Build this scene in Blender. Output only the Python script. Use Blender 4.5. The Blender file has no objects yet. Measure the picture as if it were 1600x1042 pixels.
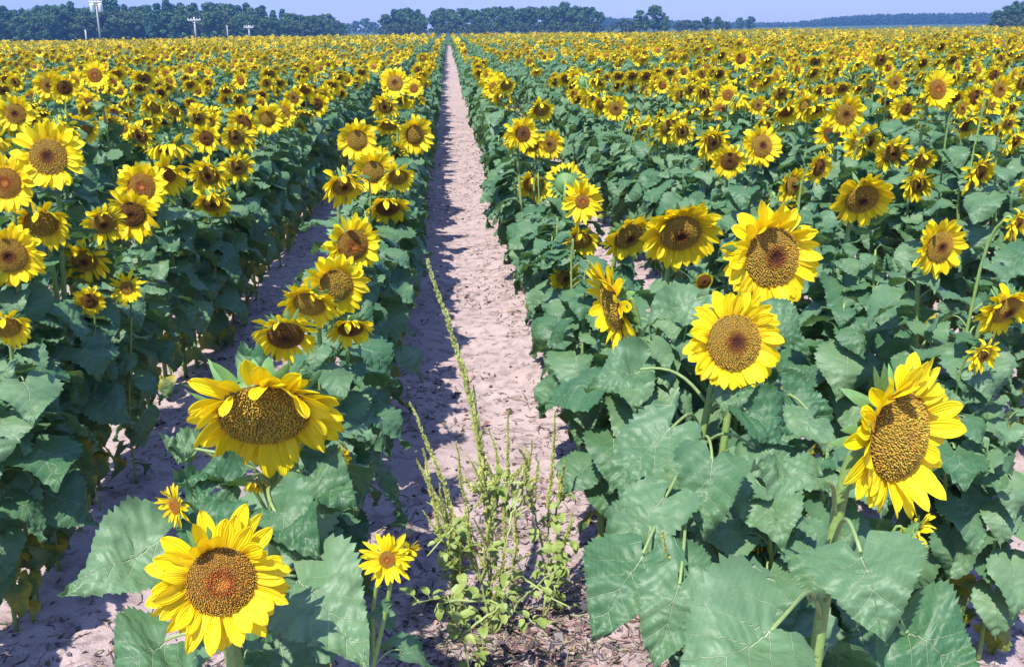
import bpy, math, random
import numpy as np
from mathutils import Vector, Matrix, Euler

# ------------------------------------------------------------------ camera
C = bpy.context.scene.collection
SC = bpy.context.scene
R = math.radians
W0, H0, F0 = 1600.0, 1042.0, 1570.0          # photo size and focal length in photo pixels
CAMH = 1.8
ROLL = R(0.8)
VPU, VPV = 699 - 800.0, 521 - 46.0           # vanishing point of the rows (right, up) from the centre


def cam_basis():
    c, s = math.cos(ROLL), math.sin(ROLL)
    u, v = VPU * c + VPV * s, -VPU * s + VPV * c
    p = math.atan2(v, F0)
    a = math.atan(-u * math.cos(p) / F0)
    fwd = Vector((math.sin(a) * math.cos(p), math.cos(a) * math.cos(p), -math.sin(p)))
    rt = Vector((math.cos(a), -math.sin(a), 0))
    up = Vector((math.sin(a) * math.sin(p), math.cos(a) * math.sin(p), math.cos(p)))
    rt2 = rt * c - up * s
    up2 = rt * s + up * c
    return rt2, up2, fwd


RT, UP, FW = cam_basis()
CAM = Vector((0, 0, CAMH))
cd = bpy.data.cameras.new('camera')
cam = bpy.data.objects.new('camera', cd)
C.objects.link(cam)
m = Matrix((RT, UP, -FW)).transposed().to_4x4()
m.translation = CAM
cam.matrix_world = m
cd.sensor_fit = 'HORIZONTAL'
cd.angle = 2 * math.atan(W0 / 2 / F0)
cd.clip_start = 0.05
cd.clip_end = 6000
SC.camera = cam


def ray(px, py):
    return (RT * (px - W0 / 2) + UP * (H0 / 2 - py) + FW * F0)


def on_x(px, py, X):
    d = ray(px, py)
    return CAM + d * (X / d.x)


def on_y(px, py, Y):
    d = ray(px, py)
    return CAM + d * (Y / d.y)


def at_d(px, py, D):
    return CAM + ray(px, py) * (D / F0)


def proj(p):
    q = Vector(p) - CAM
    z = q.dot(FW)
    if z < 0.05:
        return None
    return (W0 / 2 + F0 * q.dot(RT) / z, H0 / 2 - F0 * q.dot(UP) / z, z)


# ------------------------------------------------------------------ light
SUN = Vector((-0.25, -0.48, 0.84)).normalized()
sun_el = math.asin(SUN.z)
world = bpy.data.worlds.new("World")
SC.world = world
world.use_nodes = True
wn = world.node_tree.nodes
wl = world.node_tree.links
bg = wn['Background']
sky = wn.new('ShaderNodeTexSky')
sky.sky_type = 'NISHITA'
sky.sun_disc = False
sky.sun_elevation = sun_el
sky.sun_rotation = math.atan2(SUN.x, SUN.y)
sky.air_density = 1.0
sky.dust_density = 0.3
sky.ozone_density = 4.0
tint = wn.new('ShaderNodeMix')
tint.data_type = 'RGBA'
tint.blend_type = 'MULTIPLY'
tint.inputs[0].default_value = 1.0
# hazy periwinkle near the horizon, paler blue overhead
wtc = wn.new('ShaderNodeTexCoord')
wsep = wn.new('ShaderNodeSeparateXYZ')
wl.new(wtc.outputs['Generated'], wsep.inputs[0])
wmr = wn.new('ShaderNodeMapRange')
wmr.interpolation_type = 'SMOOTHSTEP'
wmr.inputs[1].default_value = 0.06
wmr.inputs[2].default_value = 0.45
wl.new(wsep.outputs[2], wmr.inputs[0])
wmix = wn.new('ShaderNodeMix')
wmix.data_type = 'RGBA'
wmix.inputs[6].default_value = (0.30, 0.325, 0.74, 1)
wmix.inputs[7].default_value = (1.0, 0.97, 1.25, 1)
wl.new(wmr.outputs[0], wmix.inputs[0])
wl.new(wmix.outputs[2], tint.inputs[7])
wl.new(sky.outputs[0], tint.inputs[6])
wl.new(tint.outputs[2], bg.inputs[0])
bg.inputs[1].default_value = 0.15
sl = bpy.data.lights.new('sun', 'SUN')
sl.energy = 3.75
sl.angle = R(0.53)
sl.color = (1.0, 0.95, 0.86)
so = bpy.data.objects.new('sun', sl)
C.objects.link(so)
so.rotation_euler = SUN.to_track_quat('Z', 'Y').to_euler()
so.location = (-20, -10, 40)
SC.view_settings.view_transform = 'Standard'
SC.view_settings.look = 'None'
SC.view_settings.exposure = 1.30
SC.view_settings.gamma = 1.0

# ------------------------------------------------------------------ helpers
rng = np.random.default_rng(7)
random.seed(7)


class MB:
    def __init__(s):
        s.v, s.f, s.uv, s.col, s.mi = [], [], [], [], []
        s.n = 0

    def raw(s, verts, faces, uv=None, col=(1, 1, 1), mat=0):
        n = len(verts)
        s.v.extend([tuple(map(float, p)) for p in verts])
        s.f.extend([tuple(i + s.n for i in f) for f in faces])
        s.uv.extend(uv if uv is not None else [(0.5, 0.5)] * n)
        if len(col) == n and n and hasattr(col[0], '__len__'):
            s.col.extend([tuple(c) for c in col])
        else:
            s.col.extend([tuple(col)] * n)
        s.mi.extend([mat] * len(faces))
        s.n += n

    def grid(s, P, UV=None, mat=0, col=(1, 1, 1)):
        a, b = P.shape[:2]
        faces = [(i * b + j, i * b + j + 1, (i + 1) * b + j + 1, (i + 1) * b + j) for i in range(a - 1) for j in range(b - 1)]
        s.raw(P.reshape(-1, 3).tolist(), faces, None if UV is None else [tuple(x) for x in UV.reshape(-1, 2).tolist()], col, mat)

    def tube(s, pts, rad, n=6, mat=0, col=(1, 1, 1), cap=True):
        pts = [Vector(p) for p in pts]
        k = len(pts)
        if not hasattr(rad, '__len__'):
            rad = [rad] * k
        P = np.zeros((k, n + 1, 3))
        UV = np.zeros((k, n + 1, 2))
        ref = None
        for i in range(k):
            t = (pts[min(i + 1, k - 1)] - pts[max(i - 1, 0)])
            if t.length < 1e-9:
                t = Vector((0, 0, 1))
            t.normalize()
            if ref is None:
                ref = t.orthogonal().normalized()
            ref = (ref - t * ref.dot(t))
            ref = ref.normalized() if ref.length > 1e-6 else t.orthogonal().normalized()
            bn = t.cross(ref)
            for j in range(n + 1):
                a = 2 * math.pi * j / n
                P[i, j] = pts[i] + (ref * math.cos(a) + bn * math.sin(a)) * rad[i]
                UV[i, j] = (j / n, i / (k - 1))
        s.grid(P, UV, mat, col)
        if cap:
            c0 = s.n - (n + 1)
            s.f.append(tuple(c0 + j for j in range(n)))
            s.mi.append(mat)
            c1 = s.n - (n + 1) * k
            s.f.append(tuple(c1 + j for j in reversed(range(n))))
            s.mi.append(mat)

    def merge(s, o, M=None, mats=None):
        """append builder o, transformed"""
        if M is not None:
            A = np.array(M)
            V = np.array(o.v) @ A[:3, :3].T + A[:3, 3]
            vs = V.tolist()
        else:
            vs = o.v
        s.v.extend([tuple(p) for p in vs])
        s.f.extend([tuple(i + s.n for i in f) for f in o.f])
        s.uv.extend(o.uv)
        s.col.extend(o.col)
        s.mi.extend([mats[i] if mats else i for i in o.mi])
        s.n += o.n

    def mesh(s, name, mats, smooth=True):
        me = bpy.data.meshes.new(name)
        me.from_pydata(s.v, [], s.f)
        for mt in mats:
            me.materials.append(mt)
        nl = len(me.loops)
        vi = np.empty(nl, dtype=np.int32)
        me.loops.foreach_get('vertex_index', vi)
        uvl = me.uv_layers.new(name='UVMap')
        uvl.data.foreach_set('uv', np.array(s.uv, dtype=np.float32)[vi].ravel())
        ca = me.color_attributes.new('Col', 'FLOAT_COLOR', 'POINT')
        cc = np.ones((s.n, 4), dtype=np.float32)
        cc[:, :3] = np.array(s.col, dtype=np.float32)
        ca.data.foreach_set('color', cc.ravel())
        me.polygons.foreach_set('material_index', np.array(s.mi, dtype=np.int32))
        me.polygons.foreach_set('use_smooth', np.full(len(s.f), smooth))
        me.update()
        return me


def obj(name, me, parent=None, loc=(0, 0, 0), rot=(0, 0, 0), scl=1.0):
    o = bpy.data.objects.new(name, me)
    C.objects.link(o)
    o.location = loc
    o.rotation_euler = rot
    o.scale = (scl,) * 3 if not hasattr(scl, '__len__') else scl
    if parent:
        o.parent = parent
    return o


def tag(o, label=None, cat=None, group=None, kind=None):
    if label:
        o['label'] = label
    if cat:
        o['category'] = cat
    if group:
        o['group'] = group
    if kind:
        o['kind'] = kind
    return o


# ------------------------------------------------------------------ materials
class NT:
    def __init__(s, name):
        s.m = bpy.data.materials.new(name)
        s.m.use_nodes = True
        s.t = s.m.node_tree
        s.n = s.t.nodes
        s.n.clear()
        s.out = s.n.new('ShaderNodeOutputMaterial')

    def link(s, a, b):
        s.t.links.new(a, b)

    def setin(s, sock, v):
        if isinstance(v, bpy.types.NodeSocket):
            s.link(v, sock)
        else:
            if sock.type == 'RGBA' and len(v) == 3:
                v = (*v, 1)
            sock.default_value = v

    def math(s, op, a, b=None, c=None, clamp=False):
        n = s.n.new('ShaderNodeMath')
        n.operation = op
        n.use_clamp = clamp
        for i, v in enumerate((a, b, c)):
            if v is not None:
                s.setin(n.inputs[i], v)
        return n.outputs[0]

    def mix(s, f, a, b, blend='MIX'):
        n = s.n.new('ShaderNodeMix')
        n.data_type = 'RGBA'
        n.blend_type = blend
        s.setin(n.inputs[0], f)
        s.setin(n.inputs[6], a)
        s.setin(n.inputs[7], b)
        return n.outputs[2]

    def rng(s, v, a, b, c=0.0, d=1.0, smooth=True):
        n = s.n.new('ShaderNodeMapRange')
        n.interpolation_type = 'SMOOTHSTEP' if smooth else 'LINEAR'
        s.setin(n.inputs[0], v)
        for i, x in enumerate((a, b, c, d)):
            s.setin(n.inputs[i + 1], x)
        return n.outputs[0]

    def noise(s, scale, vec=None, detail=3, rough=0.55):
        n = s.n.new('ShaderNodeTexNoise')
        n.inputs['Scale'].default_value = scale
        n.inputs['Detail'].default_value = detail
        n.inputs['Roughness'].default_value = rough
        if vec is not None:
            s.link(vec, n.inputs['Vector'])
        return n.outputs['Fac']

    def sep(s, vec):
        n = s.n.new('ShaderNodeSeparateXYZ')
        s.link(vec, n.inputs[0])
        return n.outputs

    def comb(s, x, y, z=0.0):
        n = s.n.new('ShaderNodeCombineXYZ')
        for i, v in enumerate((x, y, z)):
            s.setin(n.inputs[i], v)
        return n.outputs[0]

    def coord(s, k):
        return s.n.new('ShaderNodeTexCoord').outputs[k]

    def rand(s):
        return s.n.new('ShaderNodeObjectInfo').outputs['Random']

    def attr(s, name='Col'):
        n = s.n.new('ShaderNodeAttribute')
        n.attribute_name = name
        return n.outputs['Color']

    def bump(s, h, strength, dist=0.01):
        n = s.n.new('ShaderNodeBump')
        n.inputs['Strength'].default_value = strength
        n.inputs['Distance'].default_value = dist
        s.link(h, n.inputs['Height'])
        return n.outputs[0]

    def finish(s, color, rough=0.6, spec=0.4, trans=0.0, tcol=None, normal=None, sheen=0.0):
        b = s.n.new('ShaderNodeBsdfPrincipled')
        s.setin(b.inputs['Base Color'], color)
        s.setin(b.inputs['Roughness'], rough)
        s.setin(b.inputs['Specular IOR Level'], spec)
        if sheen:
            b.inputs['Sheen Weight'].default_value = sheen
        if normal is not None:
            s.link(normal, b.inputs['Normal'])
        if trans > 0:
            t = s.n.new('ShaderNodeBsdfTranslucent')
            s.setin(t.inputs['Color'], tcol if tcol is not None else color)
            mx = s.n.new('ShaderNodeMixShader')
            mx.inputs[0].default_value = trans
            s.link(b.outputs[0], mx.inputs[1])
            s.link(t.outputs[0], mx.inputs[2])
            s.link(mx.outputs[0], s.out.inputs['Surface'])
        else:
            s.link(b.outputs[0], s.out.inputs['Surface'])
        return s.m


def mat_leaf(name, c1, c2, vein, yellow=0.0, trans=0.28, rough=0.52):
    n = NT(name)
    uv = n.sep(n.coord('UV'))
    X = n.math('MULTIPLY', n.math('SUBTRACT', uv[0], 0.5), 2.0)
    Y = n.math('SUBTRACT', n.math('MULTIPLY', uv[1], 1.25), 0.25)
    aX = n.math('ABSOLUTE', X)
    q = n.math('SUBTRACT', Y, n.math('MULTIPLY', aX, 0.62))
    q = n.math('ADD', q, n.math('MULTIPLY', n.math('MULTIPLY', aX, aX), 0.16))
    ob = n.coord('Object')
    jit = n.math('MULTIPLY', n.math('SUBTRACT', n.noise(11.0, ob, 2), 0.5), 0.11)
    q2 = n.math('ADD', q, jit)
    fr = n.math('ABSOLUTE', n.math('SUBTRACT', n.math('FRACT', n.math('ADD', n.math('DIVIDE', q2, 0.23), 0.5)), 0.5))
    fine = n.math('ABSOLUTE', n.math('SUBTRACT', n.math('FRACT', n.math('MULTIPLY', n.math('ADD', Y, n.math('MULTIPLY', aX, 0.9)), 11.0)), 0.5))
    th = n.rng(aX, 0.0, 0.8, 0.05, 0.012, False)
    side = n.math('SUBTRACT', 1.0, n.rng(fr, n.math('MULTIPLY', th, 0.3), th))
    mr = n.math('SUBTRACT', 1.0, n.rng(n.math('ADD', aX, n.math('MULTIPLY', Y, 0.02)), 0.006, 0.026))
    v = n.math('MAXIMUM', n.math('MULTIPLY', side, 0.68), mr)
    v2 = n.math('MAXIMUM', v, n.math('MULTIPLY', n.math('SUBTRACT', 1.0, n.rng(fine, 0.02, 0.09)), 0.12))
    r = n.rand()
    f = n.math('ADD', n.math('MULTIPLY', n.noise(7.0, ob, 4), 0.9), n.math('MULTIPLY', n.math('SUBTRACT', r, 0.5), 1.0), clamp=True)
    col = n.mix(f, c1, c2)
    # dusty speckle and blotches
    spk = n.rng(n.noise(190.0, ob, 2), 0.60, 0.72)
    blo = n.rng(n.noise(11.0, ob, 3), 0.50, 0.72)
    col = n.mix(n.math('MULTIPLY', n.math('MULTIPLY', spk, blo), 0.55), col, (0.30, 0.30, 0.14))
    sp_ = n.math('MULTIPLY', n.rng(n.noise(38.0, ob, 2), 0.70, 0.74), n.rng(n.noise(5.0, ob, 2), 0.48, 0.58))
    col = n.mix(n.math('MULTIPLY', sp_, 0.8), col, (0.16, 0.11, 0.035))
    if yellow > 0:
        yb = n.rng(n.math('ADD', n.noise(6.0, ob, 3), n.math('MULTIPLY', aX, 0.25)), 0.66 - yellow * 0.4, 0.86 - yellow * 0.4)
        col = n.mix(yb, col, (0.30, 0.27, 0.02))
        br = n.rng(n.noise(14.0, ob, 3), 0.62, 0.7)
        col = n.mix(n.math('MULTIPLY', br, 0.5), col, (0.10, 0.06, 0.02))
    col = n.mix(n.math('MULTIPLY', v2, 0.85), col, vein)
    h = n.math('SUBTRACT', n.math('MULTIPLY', n.noise(60.0, ob, 3), 0.35), v)
    nb = n.bump(h, 0.7, 0.005)
    tc = n.mix(0.65, col, (0.16, 0.30, 0.03))
    rr = n.math('ADD', rough, n.math('MULTIPLY', n.math('SUBTRACT', n.noise(18.0, ob, 3), 0.5), 0.25))
    return n.finish(col, rr, 0.44, trans, tc, nb)


M_LEAF = mat_leaf('leaf_green', (0.038, 0.118, 0.045), (0.118, 0.214, 0.098), (0.34, 0.42, 0.25))
M_LEAFY = mat_leaf('leaf_ageing', (0.045, 0.105, 0.035), (0.090, 0.15, 0.045), (0.26, 0.30, 0.10), yellow=0.45, trans=0.3)
M_LEAFW = mat_leaf('weed_leaf', (0.23, 0.31, 0.065), (0.33, 0.40, 0.12), (0.22, 0.30, 0.06), trans=0.3)


def mat_petal():
    n = NT('petal_yellow')
    uv = n.sep(n.coord('UV'))
    st = n.noise(1.0, n.comb(n.math('MULTIPLY', uv[0], 26.0), n.math('MULTIPLY', uv[1], 1.6), n.math('MULTIPLY', n.rand(), 9.0)), 3)
    col = n.mix(n.rng(uv[1], 0.0, 0.42), (0.86, 0.56, 0.006), (0.92, 0.79, 0.012))
    col = n.mix(n.rng(st, 0.42, 0.62), n.mix(0.4, col, (0.84, 0.63, 0.003)), col)
    col = n.mix(n.math('MULTIPLY', n.rand(), 0.25), col, (0.85, 0.56, 0.004))
    tip = n.math('MULTIPLY', n.rng(uv[1], 0.86, 1.0), n.rng(n.noise(25.0, n.coord('Object'), 2), 0.5, 0.62))
    col = n.mix(n.math('MULTIPLY', tip, 0.8), col, (0.30, 0.15, 0.02))
    col = n.mix(1.0, col, n.attr(), 'MULTIPLY')
    h = n.math('ADD', n.math('MULTIPLY', n.math('SINE', n.math('MULTIPLY', uv[0], 38.0)), 0.5), st)
    return n.finish(col, 0.5, 0.3, 0.33, n.mix(0.5, col, (0.9, 0.55, 0.0)), n.bump(h, 0.45, 0.0025))


def mat_attr(name, rough=0.8, spec=0.2, nscale=60, namp=0.35, trans=0.0, bump=0.3, bdist=0.003):
    n = NT(name)
    ob = n.coord('Object')
    ns = n.noise(nscale, ob, 4)
    col = n.mix(1.0, n.attr(), n.mix(ns, (1 - namp,) * 3, (1 + namp,) * 3), 'MULTIPLY')
    return n.finish(col, rough, spec, trans, None, n.bump(ns, bump, bdist))


M_PETAL = mat_petal()
M_DISK = mat_attr('seed_disk', 0.75, 0.25, 150, 0.3)
M_GREEN = mat_attr('stem_and_bract', 0.6, 0.35, 70, 0.3, 0.0, 0.4)
M_BARK = mat_attr('bark', 0.9, 0.1, 3, 0.4, 0, 0.6, 0.05)
M_CROWN = mat_attr('tree_foliage', 0.7, 0.2, 0.5, 0.35, 0.15, 0.0)
M_LITTER = mat_attr('dry_litter', 0.9, 0.1, 40, 0.4)
M_SPIKE = mat_attr('seed_spike', 0.8, 0.15, 120, 0.35, 0.15)
M_WOODPOLE = mat_attr('weathered_pole_wood', 0.85, 0.15, 6, 0.25, 0, 0.5, 0.02)
M_METAL = mat_attr('painted_metal', 0.45, 0.5, 3, 0.12)


def vnoise(x, y, sc, seed=0):
    """value noise on arrays"""
    r = np.random.default_rng(seed)
    T = r.random((64, 64))
    x = np.asarray(x) * sc + 1000
    y = np.asarray(y) * sc + 1000
    xi, yi = np.floor(x).astype(int), np.floor(y).astype(int)
    fx, fy = x - xi, y - yi
    fx, fy = fx * fx * (3 - 2 * fx), fy * fy * (3 - 2 * fy)
    g = lambda a, b: T[a % 64, b % 64]
    return (g(xi, yi) * (1 - fx) + g(xi + 1, yi) * fx) * (1 - fy) + (g(xi, yi + 1) * (1 - fx) + g(xi + 1, yi + 1) * fx) * fy


# ------------------------------------------------------------------ ground
ROW0, ROWS = 0.55, 0.97


def row_x(k):
    return ROW0 + ROWS * k - (.07 if k <= -2 else .03 if k == 0 else 0)


def ground_z(x, y):
    x = np.asarray(x, dtype=float)
    y = np.asarray(y, dtype=float)
    ph = (x - ROW0) / ROWS
    near = np.clip((60 - y) / 50, 0, 1) * np.clip((40 - abs(x)) / 30, 0, 1)
    ridge = 0.022 * np.cos(2 * math.pi * ph)
    z = ridge + (vnoise(x, y, 1.6, 1) - 0.5) * 0.035 + (vnoise(x, y, 6, 2) - 0.5) * 0.022 + (vnoise(x, y, 15, 3) - 0.5) * 0.020 + (vnoise(x, y, 31, 4) - 0.5) * 0.016
    return z * near


def build_ground():
    xs = np.concatenate([[-2500, -900, -300, -120, -60, -40, -25, -15, -10, -7, -5], np.arange(-4, 4.5, 0.026), [5, 7, 10, 15, 25, 40, 60, 120, 300, 900, 2500]])
    ys = np.concatenate([[-300, -60, -20, -8, -3, -1, 0.5, 1.2], np.arange(1.8, 9, 0.026), np.arange(9, 20, 0.08), np.arange(20, 60, 0.5), [60, 75, 100, 140, 200, 350, 700, 1400, 3000]])
    XX, YY = np.meshgrid(xs, ys, indexing='ij')
    Z = ground_z(XX, YY)
    P = np.stack([XX, YY, Z], -1)
    a, b = XX.shape
    idx = np.arange(a * b).reshape(a, b)
    F = np.stack([idx[:-1, :-1], idx[1:, :-1], idx[1:, 1:], idx[:-1, 1:]], -1).reshape(-1, 4)
    me = bpy.data.meshes.new('ground')
    me.vertices.add(a * b)
    me.vertices.foreach_set('co', P.reshape(-1).astype(np.float32))
    me.loops.add(F.size)
    me.loops.foreach_set('vertex_index', F.reshape(-1).astype(np.int32))
    me.polygons.add(len(F))
    me.polygons.foreach_set('loop_start', (np.arange(len(F)) * 4).astype(np.int32))
    me.polygons.foreach_set('loop_total', np.full(len(F), 4, dtype=np.int32))
    me.update()
    me.validate()
    me.polygons.foreach_set('use_smooth', np.full(len(F), True))
    n = NT('sandy_soil')
    ob = n.coord('Object')
    a1 = n.noise(1.3, ob, 5)
    a2 = n.noise(14.0, ob, 5)
    a3 = n.noise(120.0, ob, 4)
    col = n.mix(a1, (0.265, 0.205, 0.193), (0.41, 0.325, 0.308))
    col = n.mix(n.math('MULTIPLY', n.rng(a2, 0.46, 0.66), 0.7), col, (0.18, 0.13, 0.122))
    col = n.mix(n.math('MULTIPLY', n.rng(a3, 0.56, 0.7), 0.5), col, (0.21, 0.135, 0.12))
    col = n.mix(n.math('MULTIPLY', n.rng(a3, 0.44, 0.3), 0.4), col, (0.52, 0.425, 0.405))
    h = n.math('ADD', n.math('MULTIPLY', a2, 1.2), n.math('MULTIPLY', a3, 0.6))
    me.materials.append(n.finish(col, 0.95, 0.1, 0, None, n.bump(h, 0.7, 0.012)))
    o = obj('ground', me)
    tag(o, 'bare sandy soil under the sunflower rows', 'ground', kind='structure')
    mb = MB()
    P = np.array([[(x, y, .06) for y in (119.5, 160, 220, 320, 500, 900, 2600)] for x in (-2500, -600, -200, -60, 60, 200, 600, 2500)], dtype=float)
    mb.grid(P.transpose(1, 0, 2))
    n = NT('rough_grass')
    ob = n.coord('Object')
    c = n.mix(n.noise(.15, ob, 5), (0.035, 0.065, 0.02), (0.075, 0.10, 0.035))
    tag(obj('meadow', mb.mesh('meadow', [n.finish(c, .9, .1)])), 'rough grass between the field end and the woods', 'meadow', kind='structure')


build_ground()


# ------------------------------------------------------------------ sunflower parts
def lerp(a, b, t):
    return a + (b - a) * t


def leaf_mb(seed, droop, L=0.25, Wd=0.115, pet=0.11, rows=34, cols=11, rise=0.8, curl=0.9, only_blade=False, thick=1.0):
    """petiole along +Y from the origin, heart-shaped toothed blade hanging from its end"""
    r = random.Random(seed)
    mb = MB()
    y0, z0 = 0.0, 0.0
    if not only_blade:
        pts = []
        for i in range(7):
            t = i / 6
            pts.append((r.uniform(-.002, .002), pet * (t * 0.95), pet * rise * math.sin(t * 2.0) * 0.75))
        mb.tube(pts, [0.0042 * (1 - .3 * i / 6) * thick for i in range(7)], 6 if rows > 12 else 4, 1, (0.20, 0.28, 0.10))
        y0, z0 = pts[-1][1], pts[-1][2]
    # midrib curve
    ang = -R(droop) * 0.55
    total = -R(droop) * curl
    mid = []
    y, z = y0, z0
    ds = L / (rows - 1)
    for i in range(rows):
        t = i / (rows - 1)
        mid.append((y, z, ang + total * t * 0.9))
        y += math.cos(mid[-1][2]) * ds
        z += math.sin(mid[-1][2]) * ds
    P = np.zeros((rows, cols, 3))
    UV = np.zeros((rows, cols, 2))
    ph1, ph2, ph3 = r.uniform(0, 6.3), r.uniform(0, 6.3), r.uniform(0, 6.3)
    fold = r.uniform(0.05, 0.5) if only_blade else r.uniform(-0.10, 0.42)
    jig = np.random.default_rng(seed).normal(0, .0035, (rows, cols))
    asym = r.uniform(-.08, .08)
    bend = r.uniform(-.05, .05)
    for i in range(rows):
        t = i / (rows - 1)
        wpk = .985
        w = (0.34 + .645 * math.sin(math.pi / 2 * t / .22) ** .62) if t < 0.22 else None
        if w is None:
            q = (t - 0.22) / 0.78
            w = wpk * (1 - q) ** 1.12 * (1 + 0.70 * q - 0.45 * q * q)
        tooth = 1 + (0.042 * ((i % 2) * 2 - 1) * r.uniform(.4, 1.3) * (0.4 + w) if rows > 12 else 0) + 0.05 * math.sin(t * 11 + ph3)
        my, mz, ma = mid[i]
        for j in range(cols):
            s = 2 * j / (cols - 1) - 1
            e = tooth if abs(s) > 0.99 else 1.0
            x = s * w * Wd * e * (1 + asym * s)
            back = -0.25 * L * math.sin(math.pi / 2 * min(1, abs(s) * 1.05)) ** 1.5 * (1 - t) ** 4.2
            qv = (t - 0.62 * abs(s) * w * .9) / 0.23
            lift = fold * abs(x) * (1 - .4 * t) + 0.0085 * (1 - abs(s) * .4) * math.cos(2 * math.pi * qv) * (abs(s) ** .5) * -1
            lift += 0.022 * abs(s) ** 2 * math.sin(t * 8 + ph1 + (1.5 if s > 0 else 0)) + 0.016 * s * math.sin(t * 5 + ph2) + .012 * math.sin(t * 9 + ph3) * (1 - abs(s))
            lift += jig[i, j] * (L / .25)
            lift -= 0.35 * abs(s) ** 2 * Wd * (0.35 if droop > 40 else .1)
            cy, cz = math.cos(ma), math.sin(ma)
            P[i, j] = (x + bend * L * t * t, my + cy * back - cz * lift, mz + cz * back + cy * lift)
            UV[i, j] = (0.5 + 0.5 * s * w, (t + back / L + 0.25) / 1.25)
    mb.grid(P, UV, 0)
    return mb


def face_basis(tilt):
    """face normal looks along -Y, tipped down by tilt; gravity stays -Z"""
    n = Vector((0, -math.cos(R(tilt)), -math.sin(R(tilt))))
    ex = Vector((1, 0, 0))
    ey = ex.cross(n) * -1
    if ey.z < 0:
        ey = -ey
    return ex, ey, n


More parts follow.
